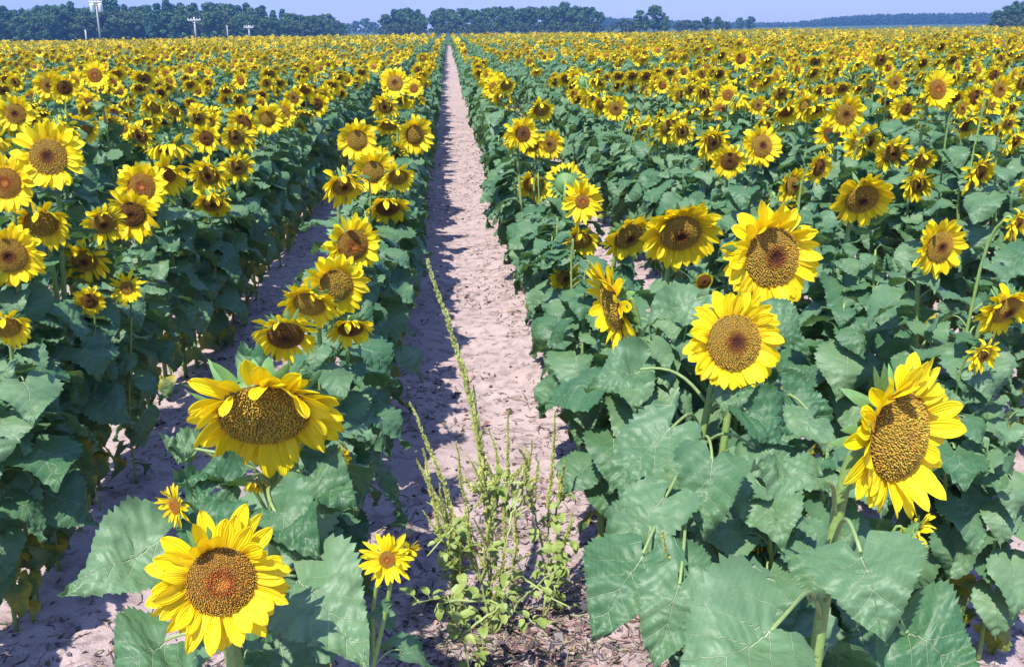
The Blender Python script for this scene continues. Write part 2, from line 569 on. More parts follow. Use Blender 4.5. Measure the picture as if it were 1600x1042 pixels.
def head_mbs(tilt, seed, Rd=0.072, Lp=0.072, npet=34, style=0, droop=1.0, florets=900, pw=0.0125, seg=8, across=5, flare=0.0, shaggy=0.0, ndisk=24):
    r = random.Random(seed)
    ex, ey, n = face_basis(tilt)
    G = Vector((0, 0, -1))
    dome = Rd * r.uniform(0.20, 0.34)

    def dpt(rr, a, off=0.0):
        z = dome * (1 - (rr / Rd) ** 2) - (0.10 * Rd * math.exp(-(rr / (0.22 * Rd)) ** 2) if style != 2 else 0) + off
        return ex * (rr * math.cos(a)) + ey * (rr * math.sin(a)) + n * z

    # ---- seed disk
    disk = MB()
    if style == 0:
        rim, mid_, inner, core = (0.37, 0.235, 0.030), (0.36, 0.22, 0.028), (0.20, 0.072, 0.012), (0.075, 0.022, 0.008)
    elif style == 1:
        rim, mid_, inner, core = (0.34, 0.19, 0.022), (0.32, 0.155, 0.018), (0.27, 0.065, 0.010), (0.45, 0.17, 0.02)
    elif style == 2:
        rim, mid_, inner, core = (0.34, 0.20, 0.022), (0.40, 0.265, 0.03), (0.37, 0.235, 0.028), (0.33, 0.20, 0.024)
    else:
        rim, mid_, inner, core = (0.22, 0.11, 0.018), (0.19, 0.088, 0.014), (0.14, 0.055, 0.012), (0.08, 0.03, 0.01)

    def ramp(t):
        for (a, ca), (b, cb) in zip([(0, core), (.14, core), (.30, inner), (.5, mid_), (1.0, rim)], [(.14, core), (.30, inner), (.5, mid_), (1.0, rim), (1.01, rim)]):
            if t <= b:
                k = (t - a) / (b - a) if b > a else 0
                return tuple(lerp(x, y, k) for x, y in zip(ca, cb))
        return rim
    nr = 9 if florets else 5
    P = np.zeros((nr, ndisk + 1, 3))
    cols = []
    for i in range(nr):
        rr = Rd * max(i / (nr - 1), 0.001)
        for j in range(ndisk + 1):
            P[i, j] = dpt(rr, 2 * math.pi * j / ndisk, 0 if i < nr - 1 else -0.006)
            c = ramp(rr / Rd)
            k = 0.42 if florets else 1.35
            cols.append(tuple(x * k for x in c))
    disk.grid(P, None, 0, cols)
    if florets:
        sp = Rd * math.sqrt(math.pi / florets)
        ph = r.uniform(0, 6)
        for k in range(florets):
            t = math.sqrt((k + 0.5) / florets)
            a = k * 2.399963 + ph + r.gauss(0, .22) * sp / max(t * Rd, sp)
            rr = min(1, t + r.gauss(0, .22) * sp / Rd) * Rd * 0.985
            c = ramp(t)
            g = r.random()
            if g > 0.22:
                tip = tuple(min(x * r.uniform(1.15, 1.75), .75) for x in c)
            else:
                tip = tuple(x * r.uniform(0.6, 0.95) for x in c)
            o0 = dpt(rr, a)
            h = sp * r.uniform(0.55, 1.15) * (0.55 if t < .2 else 1.0)
            rad = ex * math.cos(a) + ey * math.sin(a)
            tan = ex * -math.sin(a) + ey * math.cos(a)
            d = (n + rad * (0.35 * t + r.uniform(-.2, .2)) + tan * r.uniform(-.2, .2)).normalized()
            w0, w1 = sp * 0.46, sp * r.uniform(.22, .36)
            vs = [o0 + rad * sx * w0 + tan * sy * w0 - n * 0.001 for sx, sy in ((-1, 0), (0, -1), (1, 0), (0, 1))]
            vs += [o0 + d * h + rad * sx * w1 + tan * sy * w1 for sx, sy in ((-1, 0), (0, -1), (1, 0), (0, 1))]
            cb = tuple(x * 0.5 for x in c)
            disk.raw(vs, [(0, 1, 5, 4), (1, 2, 6, 5), (2, 3, 7, 6), (3, 0, 4, 7), (4, 5, 6, 7)], None, [cb] * 4 + [tip] * 4)

    # ---- petals
    pet = MB()
    npet = int(npet * 1.38)
    pw = pw * 1.22
    for k in range(npet):
        layer = k % 2
        a = 2 * math.pi * (k + r.uniform(-.42, .42)) / npet
        if r.random() < 0.05 + shaggy * .1:
            continue
        rad = ex * math.cos(a) + ey * math.sin(a)
        tan = ex * -math.sin(a) + ey * math.cos(a)
        ln = Lp * r.uniform(0.72, 1.16) * (1.0 if layer else 0.92)
        w = pw * r.uniform(0.75, 1.3)
        fa = R(r.gauss(12 + flare + (8 if layer == 0 else -4), 13 + 12 * shaggy))
        d = rad * math.cos(fa) + n * math.sin(fa)
        tw = r.gauss(0, 0.28 + .35 * shaggy)
        curlv = r.gauss(0, 0.35 + .4 * shaggy)
        soft = droop * r.uniform(0.5, 1.35)
        p = rad * (Rd * 0.97) + n * (-0.004 - 0.004 * layer)
        side = tan.copy()
        ds = ln / (seg - 1)
        PP = np.zeros((seg, across, 3))
        UV = np.zeros((seg, across, 2))
        ci = r.uniform(.86, 1.06)
        cup = r.uniform(0.10, 0.42)
        off = r.uniform(0, 3)
        for i in range(seg):
            t = i / (seg - 1)
            side = (side - d * side.dot(d)).normalized()
            up = d.cross(side) * -1
            if i == 0 and up.dot(n) < 0:
                flip = -1
            elif i == 0:
                flip = 1
            up = up * flip
            ca, sa = math.cos(tw * t), math.sin(tw * t)
            s2, u2 = side * ca + up * sa, up * ca - side * sa
            prof = (0.64 + 1.35 * t - 1.1 * t * t) if t < 0.55 else 0
            if t >= 0.55:
                q = (t - .55) / .45
                prof = (0.64 + 1.35 * .55 - 1.1 * .55 ** 2) * max(0, 1 - q ** 1.6) ** .62
            for j in range(across):
                s = 2 * j / (across - 1) - 1
                PP[i, j] = p + s2 * (s * w * max(prof, 0.02)) + u2 * (cup * abs(s) ** 1.5 * w * prof - 0.06 * w * math.cos(s * 6))
                UV[i, j] = (0.5 + 0.5 * s + off, t)
            d = (d + G * (soft * 0.9 * ds / Lp * (0.35 + t)) + n * (curlv * ds / Lp * t)).normalized()
            p = p + d * ds
        pet.grid(PP, UV, 0, (ci, ci * r.uniform(.95, 1.0), 1))

    # ---- receptacle and bracts
    br = MB()
    gcol = (0.10, 0.19, 0.055)
    nb = ndisk if florets else 8
    prof = [(1.0, -0.004), (1.04, -0.012), (0.92, -0.024), (0.62, -0.034), (0.25, -0.042), (0.12, -0.05)]
    P = np.zeros((len(prof), nb + 1, 3))
    for i, (pr, pz) in enumerate(prof):
        for j in range(nb + 1):
            a = 2 * math.pi * j / nb
            P[i, j] = (ex * math.cos(a) + ey * math.sin(a)) * (Rd * pr) + n * pz * (Rd / .072)
    br.grid(P, None, 0, gcol)
    nbr = 26 if florets else 9
    for k in range(nbr):
        a = 2 * math.pi * (k + r.uniform(-.4, .4)) / nbr
        rad = ex * math.cos(a) + ey * math.sin(a)
        tan = ex * -math.sin(a) + ey * math.cos(a)
        ln = Rd * r.uniform(0.5, 0.95)
        w = Rd * r.uniform(.13, .2)
        fa = R(r.uniform(-45, 25))
        d = rad * math.cos(fa) + n * math.sin(fa)
        p = rad * (Rd * r.uniform(.92, 1.03)) - n * (0.014 * Rd / .072)
        PP = np.zeros((5, 3, 3))
        for i in range(5):
            t = i / 4
            ww = w * (1 - t) ** 0.7 * (1 + .4 * t)
            for j in range(3):
                s = j - 1
                PP[i, j] = p + tan * s * ww - n * (abs(s) * ww * .3)
            d = (d - n * r.uniform(-.1, .25) + G * .05).normalized()
            p = p + d * ln / 4
        cc = r.uniform(.8, 1.4)
        br.grid(PP, None, 0, (0.10 * cc, 0.20 * cc, 0.06 * cc))
    return br, pet, disk


def stem_pts(base, tilt, yaw, h, Rd, r):
    """base -> behind the head (head centre at (0,0,h)); base is relative to it"""
    ex, ey, n = face_basis(tilt)
    rot = Matrix.Rotation(yaw, 3, 'Z')
    n = rot @ n
    back = rot @ Vector((0, 1, 0))
    end = Vector((0, 0, h)) - n * (Rd * 0.55)
    b = Vector((base[0], base[1], 0))
    e2 = end - n * 0.028 - Vector((0, 0, .012))
    low = b.lerp(Vector((e2.x, e2.y, h * 0.8)), 1.0)
    low = Vector((lerp(b.x, e2.x, .85), lerp(b.y, e2.y, .85), h - 0.13 - Rd * .6)) + back * (0.03 + 0.0004 * max(0, tilt))
    ctrl = [b, b + Vector((r.uniform(-.012, .012), r.uniform(-.012, .012), h * .35)), low, e2, end]
    pts = []
    for i in range(15):          # Catmull-Rom
        t = i / 14 * (len(ctrl) - 1)
        k = min(int(t), len(ctrl) - 2)
        f = t - k
        p0, p1, p2, p3 = ctrl[max(k - 1, 0)], ctrl[k], ctrl[k + 1], ctrl[min(k + 2, len(ctrl) - 1)]
        pts.append(0.5 * ((2 * p1) + (p2 - p0) * f + (2 * p0 - 5 * p1 + 4 * p2 - p3) * f * f + (3 * p1 - p0 - 3 * p2 + p3) * f ** 3))
    return pts


def stem_mb(pts, r0=0.0105, r1=0.0070, n=8):
    mb = MB()
    k = len(pts)
    mb.tube(pts, [lerp(r0, r1, i / (k - 1)) for i in range(k)], n, 0, (0.17, 0.26, 0.065))
    return mb


# leaf meshes shared by all single plants
LEAF_DROOP = [12, 25, 38, 50, 62, 74]
LEAVES, OLDLEAVES = [], []
for i, dr in enumerate(LEAF_DROOP):
    for s in range(2):
        mb = leaf_mb(100 + i * 7 + s, dr, L=0.25, Wd=0.118 + 0.012 * s, pet=0.10 + 0.03 * s)
        LEAVES.append((dr, mb.mesh('leaf', [M_LEAF, M_GREEN])))
for i, dr in enumerate((55, 72, 85)):
    mb = leaf_mb(300 + i, dr, L=0.22, Wd=0.10, pet=0.11, rise=.4)
    OLDLEAVES.append((dr, mb.mesh('leaf', [M_LEAFY, M_GREEN])))


def to_meshes(h3):
    return (h3[0].mesh('flower_head', [M_GREEN]), h3[1].mesh('petals', [M_PETAL]), h3[2].mesh('seed_disk', [M_DISK], smooth=False))


HEADS = []
for i, tl in enumerate((-18, -8, 2, 12, 22, 32, 42, 54, 66)):
    for s in range(2):
        st = [0, 1, 0, 3, 0, 2, 3, 2, 3, 0][(i + s * 5) % 10]
        HEADS.append((tl, st, to_meshes(head_mbs(tl, 500 + i * 11 + s, style=st, droop=0.35 + 0.034 * max(0, tl) + .3 * s, Rd=.062, Lp=.070 + .012 * s, npet=28 + 5 * s, pw=.0122 if tl < 15 else .0098, florets=520, shaggy=.3 + .45 * (tl > 15) + .3 * s * (tl > 20), seg=7))))


def leaf_plan(h, r, dense=1.0, top=0.97, side_bias=0.6):
    """(z, azimuth, scale, droop) list, bottom to top"""
    out = []
    n = int(r.uniform(21, 27) * dense)
    a = r.uniform(0, 6.3)
    for i in range(n):
        t = i / (n - 1)
        z = h * lerp(0.09, top, t ** 0.88)
        a += 2.4 + r.uniform(-.35, .35)
        aa = a + side_bias * 0.5 * -math.sin(2 * a)      # pull towards the aisles
        sc = (0.75 + 0.55 * math.sin(math.pi * min(1, 0.15 + t * 0.75)) - 0.5 * max(0, t - .78) / .22) * r.uniform(.40, .72) * (1.0 if t > .35 else .8 + .57 * t)
        dr = lerp(76, 24, t) + r.uniform(-20, 20)
        out.append((z, aa, sc, dr, t))
    return out


# ------------------------------------------------------------------ hero plants (px, py, row x, diameter px, tilt, yaw, style, label, extra)
HERO = [
    # row along the path's left edge
    (345, 908, -0.400, 225, -14, 18, 1, 'large open sunflower with glowing orange centre at lower left, two long petals upright', dict(hi=1, Lp=.088, npet=36)),
    (412, 650, -0.400, 246, 31, 6, 2, 'big nodding golden sunflower directly above the orange centred one at lower left', dict(hi=1, Rd=.094, Lp=.080, npet=40, pw=.0135, droop=1.3)),
    (446, 525, -0.400, 108, 30, 5, 3, 'shaggy nodding sunflower with thin hanging petals above the big golden one', dict(hi=1, droop=1.8, pw=.008)),
    (483, 476, -0.400, 95, 32, -8, 2, 'sunflower with bowed head squeezed between a shaggy one and a round golden one', dict(hi=1, droop=1.2)),
    (548, 514, -0.300, 80, 36, 10, 3, 'small dark nodding sunflower low on the right flank of left path row', dict(droop=1.3)),
    (524, 447, -0.400, 105, 6, 22, 2, 'round golden sunflower turned right, above the small dark nodding one', dict(hi=1)),
    (551, 383, -0.380, 95, 2, 25, 1, 'sunflower with reddish centre turned right, highest of the left path row cluster', dict(hi=1)),
    (606, 325, -0.340, 75, 44, 12, 2, 'sunflower with heavily bowed head and fringe petals facing the bare path', dict(droop=1.2)),
    (583, 268, -0.420, 66, 2, 6, 2, 'sunflower with a small green leaf lying over its golden face', {}),
    (622, 277, -0.280, 58, 40, 10, 2, 'bowed sunflower on the path side of the leaf covered one', {}),
    (558, 219, -0.500, 62, 0, 5, 2, 'open golden sunflower on the outer left of left path row', {}),
    (648, 211, -0.300, 60, 4, 28, 2, 'sunflower turned right beside the pale path, reddish face', {}),
    (607, 197, -0.400, 52, 46, 0, 2, 'deeply bowed sunflower showing its yellow crown of petals, left path row', {}),
    (617, 130, -0.400, 50, -16, 0, 1, 'tall full face sunflower with orange disk standing above left path row', {}),
    (602, 167, -0.440, 46, 20, -5, 2, 'nodding sunflower just below the tall full face one', {}),
    (605, 874, -0.140, 82, -12, -4, 1, 'small low sunflower with tiny orange disk beside the pigweed', dict(hi=1, Rd=.036, Lp=.085, npet=24, pw=.0095, lowplant=1)),
    (634, 868, -0.120, 62, 30, 60, 2, 'small low sunflower seen from the side, right behind the tiny orange one', dict(lowplant=1, droop=.8)),
    (272, 790, -0.520, 70, -4, -40, 1, 'sunflower with thin drooping rays half hidden behind the lower left leaf', dict(lowplant=1, Rd=.05, Lp=.085, npet=24, pw=.009)),
    (412, 756, -0.450, 66, 50, 0, 3, 'small bowed sunflower with hanging rays under the big golden head', dict(lowplant=1, droop=2.2, pw=.009, Lp=.085)),
    (528, 722, -0.300, 56, 10, 60, 1, 'small sunflower turned right beside the big golden nodding head', dict(lowplant=1)),
    # second row left
    (75, 245, -1.395, 108, -8, 8, 0, 'large sunflower with dark petal shadow across its face at far left', dict(hi=1)),
    (8, 286, -1.395, 92, -10, 10, 1, 'sunflower with orange disk cut by the left picture edge', dict(hi=1)),
    (14, 400, -1.395, 106, 6, 14, 0, 'large brown faced sunflower at left edge below two others', dict(hi=1)),
    (64, 350, -1.442, 100, 26, 12, 3, 'nodding sunflower with broad dark disk between two large left edge flowers', {}),
    (132, 408, -1.376, 76, 22, 8, 2, 'nodding golden disk sunflower above the small starry one, left side', {}),
    (198, 450, -1.256, 56, -14, 8, 0, 'small starry sunflower with thin petals and small brown disk', dict(hi=1, Rd=.042, Lp=.088, npet=20, pw=.0085, lowplant=1)),
    (140, 470, -1.321, 50, 10, 10, 3, 'small sunflower close under the nodding golden disk one', dict(lowplant=1)),
    (206, 335, -1.395, 82, 16, 6, 2, 'golden nodding sunflower in front of the orange ringed one', {}),
    (221, 292, -1.469, 80, -12, 10, 1, 'sunflower with vivid orange ring in its dark centre, left field', dict(hi=1)),
    (10, 512, -1.302, 84, 34, 20, 2, 'ragged bowed sunflower at left edge nearest the camera in its row', {}),
    (332, 318, -1.349, 62, 26, 15, 3, 'nodding dark sunflower at the right flank of second left row', {}),
    (326, 274, -1.395, 64, 24, 0, 2, 'bowed broad sunflower above the dark nodding one, second left row', {}),
    (372, 262, -1.321, 54, 26, 15, 3, 'small shaggy sunflower right of the broad bowed one', {}),
    (368, 215, -1.395, 52, 24, 4, 0, 'nodding sunflower with long lower petals, second left row', {}),
    (418, 186, -1.349, 46, 4, 20, 1, 'reddish faced sunflower turned right, second left row', {}),
    (218, 213, -2.371, 48, 22, 0, 0, 'round nodding sunflower alone among leaves, third left row', {}),
    (322, 216, -1.488, 46, 12, 0, 0, 'sunflower with ragged ring and long petals left of a nodding one', {}),
    (24, 178, -2.371, 62, -4, 5, 0, 'full golden faced sunflower at left edge, third left row', {}),
    (98, 206, -2.263, 58, 28, 12, 0, 'nodding sunflower tucked behind the large shadow faced one', {}),
    (76, 134, -2.444, 46, -4, 8, 0, 'left one of two golden faces standing close together at left', {}),
    (101, 137, -2.308, 44, 10, 20, 3, 'right one of two golden faces standing close together at left', {}),
    (148, 118, -2.398, 44, -10, 4, 0, 'tall round faced sunflower above the left rows', {}),
    # row along the path's right edge
    (1406, 682, 0.780, 252, -6, 30, 2, 'largest sunflower at right, golden oval face with petals curling over its left', dict(hi=1, Rd=.094, Lp=.084, npet=42, flare=6, pw=.014)),
    (1207, 402, 0.900, 170, -6, 16, 0, 'large round sunflower with dark red centre spot, top of right cluster', dict(hi=1, Rd=.08, Lp=.072, npet=44, droop=.7)),
    (1147, 535, 0.690, 160, -12, 8, 0, 'sunflower with pointed upper petals directly below the large round one', dict(hi=1, Rd=.078, Lp=.070, npet=42, droop=.7)),
    (1063, 365, 0.720, 126, 26, 0, 0, 'broad nodding sunflower left of the large round one', dict(hi=1, npet=40, droop=1.0)),
    (982, 370, 0.720, 92, 30, 22, 0, 'nodding sunflower turned right beside the broad nodding one', dict(hi=1, droop=1.0)),
    (956, 478, 0.500, 150, 14, -78, 2, 'sunflower seen edge on with its face turned left to the path', dict(hi=1, droop=.4)),
    (884, 434, 0.520, 56, 26, 5, 3, 'small nodding brown sunflower low on the path side of right row', dict(lowplant=1)),
    (908, 376, 0.700, 64, 34, -8, 2, 'ragged bowed sunflower with green bracts below the daisy like one', {}),
    (910, 315, 0.700, 68, -10, 5, 1, 'daisy like sunflower with small orange disk in front of a turned away head', dict(hi=1, Rd=.04, Lp=.088, npet=30, pw=.01)),
    (884, 287, 0.720, 66, 8, 172, 2, 'sunflower turned away showing the green back of its head', dict(hi=1)),
    (834, 290, 0.620, 62, 28, -4, 3, 'nodding dark sunflower left of the turned away head', {}),
    (858, 226, 0.700, 50, 6, 5, 1, 'sunflower with reddish disk at the front of a tight clump, right row', {}),
    (846, 172, 0.780, 46, 24, 6, 2, 'broad bowed sunflower crowning the tight clump, right row', {}),
    (786, 178, 0.720, 38, 4, 2, 0, 'sunflower with upward petals at the left of the tight clump', {}),
    (739, 138, 0.680, 30, 10, 0, 0, 'lone nodding sunflower right beside the path edge', {}),
    (1192, 862, 0.74, 72, 44, 4, 3, 'wilted sunflower with few shrivelled orange petals under a leaf', dict(hi=1, Lp=.042, npet=24, pw=.004, droop=2.4, lowplant=1, shaggy=1)),
    (1100, 440, 0.780, 30, 18, 10, 3, 'small spent sunflower bud behind the pointed petal sunflower', dict(lowplant=1, Lp=.02)),
    (1426, 838, 1.10, 92, 30, 62, 3, 'withered sunflower hanging sideways below the largest one', dict(hi=1, Lp=.075, npet=26, pw=.0085, droop=2.2, lowplant=1, shaggy=1)),
    # second and third rows right
    (1347, 312, 1.523, 100, 28, 0, 0, 'large nodding sunflower with streaks of petal shadow, second right row', dict(hi=1, droop=1.0)),
    (1469, 386, 1.523, 96, 4, 16, 0, 'round golden sunflower turned right, second right row', dict(hi=1)),
    (1572, 484, 1.539, 104, 28, 16, 0, 'bowed sunflower with large upper petals at right edge', dict(hi=1)),
    (1536, 556, 1.458, 60, 20, 20, 3, 'half hidden sunflower under leaves at right edge', dict(lowplant=1)),
    (1190, 228, 1.523, 68, -8, 10, 0, 'full faced golden sunflower with tall petals, second right row', dict(hi=1)),
    (1140, 252, 1.499, 56, 12, -8, 0, 'sunflower with a leaf across its face, left of the full faced one', {}),
    (1238, 290, 1.507, 60, 2, 30, 1, 'narrow reddish sunflower turned right with spiky upper petals', {}),
    (1280, 262, 1.580, 56, 10, 34, 0, 'sunflower turned right behind the narrow reddish one', {}),
    (1394, 240, 2.490, 62, 20, 4, 0, 'nodding golden sunflower at the front of the right clump', {}),
    (1440, 252, 2.490, 52, 34, 8, 3, 'bowed dark sunflower right of the front clump one', {}),
    (1434, 290, 2.407, 52, 24, 4, 3, 'dark disk sunflower below the bowed dark one', {}),
    (1530, 272, 2.490, 70, 22, 30, 2, 'shaggy sunflower turned right on the right side', {}),
    (1465, 140, 2.531, 62, -4, 12, 1, 'tall sunflower with red brown face rising over third right row', {}),
    (1562, 140, 2.573, 48, -2, 12, 0, 'tall golden faced sunflower near right edge', {}),
    (1398, 130, 2.490, 38, -4, 8, 0, 'round sunflower left of the tall red brown one', {}),
    (1503, 170, 2.490, 36, 4, 20, 1, 'small reddish sunflower between two tall ones at right', {}),
    (1575, 194, 2.449, 34, 18, 0, 0, 'small starry nodding sunflower near right edge', {}),
    (1376, 94, 3.445, 38, 22, 0, 0, 'broad dark nodding sunflower above the right rows', {}),
    (1126, 172, 2.490, 38, -14, 0, 1, 'bright small faced sunflower with orange centre, middle right', {}),
    (1184, 165, 2.490, 34, 4, 14, 0, 'reddish sunflower right of the bright small faced one', {}),
    (1100, 146, 2.490, 36, 20, 0, 0, 'round nodding sunflower upper middle right', {}),
    (962, 170, 1.539, 42, 2, 2, 0, 'round golden sunflower standing clear in second right row', {}),
    (1066, 206, 1.539, 42, 22, 0, 0, 'nodding sunflower among leaves, middle right', {}),
    (1590, 350, 1.580, 56, 24, 30, 3, 'ragged sunflower cut by the right picture edge', {}),
]

# ------------------------------------------------------------------ plant placement
ROW_WORDS = {0: 'row along right edge of path', -1: 'row along left edge of path'}
ORD = ['first', 'second', 'third', 'fourth', 'fifth', 'sixth', 'seventh', 'eighth', 'ninth', 'tenth', 'eleventh', 'twelfth', 'thirteenth', 'fourteenth', 'fifteenth', 'sixteenth', 'seventeenth', 'eighteenth', 'nineteenth', 'twentieth',
       'twenty-first', 'twenty-second', 'twenty-third', 'twenty-fourth', 'twenty-fifth', 'twenty-sixth', 'twenty-seventh', 'twenty-eighth', 'twenty-ninth', 'thirtieth', 'thirty-first', 'thirty-second', 'thirty-third', 'thirty-fourth', 'thirty-fifth', 'thirty-sixth', 'thirty-seventh', 'thirty-eighth', 'thirty-ninth', 'fortieth']


def row_phrase(k):
    if k in ROW_WORDS:
        return ROW_WORDS[k]
    return (ORD[k] + ' row right of path') if k > 0 else (ORD[-k - 1] + ' row left of path')


plants = []        # dicts
hero_slots = {}
for hrec in HERO:
    px, py, X, dia, tl, yw, st, lab, ex = hrec
    p = on_x(px, py, X)
    d = (p - CAM).dot(FW)
    k = min(range(-6, 8), key=lambda q: abs(row_x(q) - X))
    rx = row_x(k)
    r = random.Random(int(px * 7 + py))
    bx = rx + r.uniform(-.04, .04) - p.x
    bx = max(-.10, min(.10, bx))
    by = 0.09 + r.uniform(-.02, .03)
    plants.append(dict(hero=True, px=px, x=p.x, y=p.y, h=max(p.z, .25), tilt=tl, yaw=R(yw), style=st, dia=dia * d / F0, base=(bx, by), label=lab, ex=ex, d=d, row=k, seed=int(px * 3 + py)))
    hero_slots.setdefault(k, []).append((p.y + by, bool(ex.get('lowplant'))))

FIELD_END = 118.0
rs = random.Random(21)
stuff_pts = []
for k in range(-75, 90):
    X0 = row_x(k)
    y = 0.55 + rs.uniform(0, .3)
    while y < FIELD_END:
        y += rs.uniform(0.09, 0.15) if (k in (0, 1) and y < 3.5) else rs.uniform(0.18, 0.31) if y < 30 else rs.uniform(.24, .40)
        x = X0 + rs.gauss(0, .035)
        q = proj((x, y, 1.0))
        if q is None:
            vis = False
        else:
            vis = -60 < q[0] < 1660 and q[1] < 1250
        if not vis:
            # a margin outside the frame only near the camera (it throws shade into the picture)
            if not (y > 0.5 and abs(x) < 3.6 + 0.62 * y and y < 60 and (q is not None and -520 < q[0] < 2000)):
                continue
        hs = hero_slots.get(k, [])
        if any(abs(y - hy) < (0.13 if not low else .06) for hy, low in hs):
            continue
        # the near ends of the two path rows hold only the plants seen there
        if k == -1 and y < 3.3 and y > 0:
            continue
        low = False
        if k == 0 and y < 3.6:
            if y < 1.7:
                continue
            low = True
        if k == -2 and y < 2.9:
            if y < 2.0:
                continue
            low = True
        if k == 1 and y < 3.4:
            if y < 2.25:
                continue
            low = True
        v = float(vnoise(x, y, 0.09, 9)) - 0.5 + 0.6 * (float(vnoise(x, y, 0.5, 11)) - .5)
        h = 1.10 + 0.30 * v + rs.gauss(0, .085)
        nohead = low or rs.random() < (0.03 if y < 15 else .36 + .3 * float(vnoise(x, y, 0.16, 15) > .62))
        if low:
            h = rs.uniform(.72, .9) + (.12 if k == 1 else 0)
            x += rs.uniform(.05, .42) if k == 0 else rs.uniform(-.2, 0) if k == 1 else 0
        tl = rs.choice((-10, 2, 10, 16, 22, 26, 30, 34, 38, 44, 50, 58)) if rs.random() < .9 else 64
        yw = rs.gauss(8, 20) if rs.random() < .98 else rs.uniform(-180, 180)
        dia = max(.12, min(.28, rs.gauss(.213, .035)))
        plants.append(dict(nohead=nohead, hero=False, x=x, y=y, h=max(.75, min(1.5, h)), tilt=tl, yaw=R(yw), style=0, dia=dia, base=(rs.uniform(-.03, .03), .07), label=None, ex={}, d=q[2] if q else 99, row=k, vis=vis, seed=rs.randrange(10 ** 6)))

HF = []
for p in plants:
    if p['hero']:
        q = proj((p['x'], p['y'], p['h']))
        HF.append((q[0], q[1], .5 * p['dia'] * F0 / q[2], q[2]))
for p in plants:
    if p['hero'] or not p['vis'] or p['d'] > 12:
        continue
    q = proj((p['x'], p['y'], p['h']))
    if q is None:
        continue
    for hx, hy, hr, hd in HF:
        if q[2] < hd and abs(q[0] - hx) < hr * .75 + (.4 if hd < 3.5 else .15) * p['dia'] * F0 / q[2] and -hr - .3 * p['dia'] * F0 / q[2] < hy - q[1] < (3.0 if hd < 3.5 else 2.6 if p['row'] == 0 and hd < 6.5 else 1.2) * hr:
            p['nohead'] = True
            p['h'] = min(p['h'], max(.5, on_y(hx, hy + .8 * hr, p['y']).z - .02))
cand = [p for p in plants if not p['hero'] and p['vis'] and p['d'] > 0.8]
cand.sort(key=lambda p: p['d'])
NIND = 300 - sum(1 for p in plants if p['hero'])
ind = cand[:NIND]
for p in ind:
    p['ind'] = True
singles = [p for p in plants if p['hero']] + ind
rest = [p for p in plants if not p['hero'] and not p.get('ind')]

# labels for the ordinary single plants: look + order in their row
byrow = {}
for p in singles:
    byrow.setdefault(p['row'], []).append(p)
for k, L in byrow.items():
    L.sort(key=lambda p: p['y'])
    for i, p in enumerate(L):
        if p['label']:
            continue
        look = 'bowed' if p['tilt'] > 36 else 'nodding' if p['tilt'] > 12 else 'open faced'
        turn = '' if abs(p['yaw']) < R(16) else (' right turned' if 0 < p['yaw'] < R(90) else ' left turned' if -R(90) < p['yaw'] < 0 else ' backward turned')
        if p.get('nohead'):
            p['label'] = 'leafy sunflower plant without open head, %s from front in %s' % (ORD[min(i, 39)], row_phrase(k))
            continue
        size = 'small ' if p['dia'] < .17 else 'large ' if p['dia'] > .25 else ''
        p['label'] = '%s%s%s sunflower, %s from front in %s' % (size, look, turn, ORD[min(i, 39)], row_phrase(k))


def add_leaf(root, me, loc, rot, scl):
    o = bpy.data.objects.new('leaf', me)
    C.objects.link(o)
    o.parent = root
    o.location = loc
    o.rotation_euler = rot
    o.scale = scl
    return o


def pick_leaf(dr, r, t):
    if t < 0.2 and r.random() < .6:
        return r.choice(OLDLEAVES)[1]
    near = sorted(LEAVES, key=lambda q: abs(q[0] - dr) + r.uniform(0, 14))
    return near[0][1]


def pt_at(pts, z):
    for a, b in zip(pts, pts[1:]):
        if a.z <= z <= b.z:
            f = (z - a.z) / max(1e-6, b.z - a.z)
            return a.lerp(b, f)
    return pts[len(pts) // 2]


HERO_ROOTS = {}
KEEP = []          # faces that stand free in the photo: (px, py, radius, depth)
for p in singles:
    if p['hero']:
        q = proj((p['x'], p['y'], p['h']))
        KEEP.append((q[0], q[1], .46 * p['dia'] * F0 / q[2], q[2]))


def hides_face(pts_):
    for w in pts_:
        q = proj(w)
        if q is None:
            continue
        for hx, hy, hr, hd in KEEP:
            if q[2] < hd - .02 and abs(q[0] - hx) < hr and (q[0] - hx) ** 2 + (q[1] - hy) ** 2 < hr * hr:
                return True
    return False


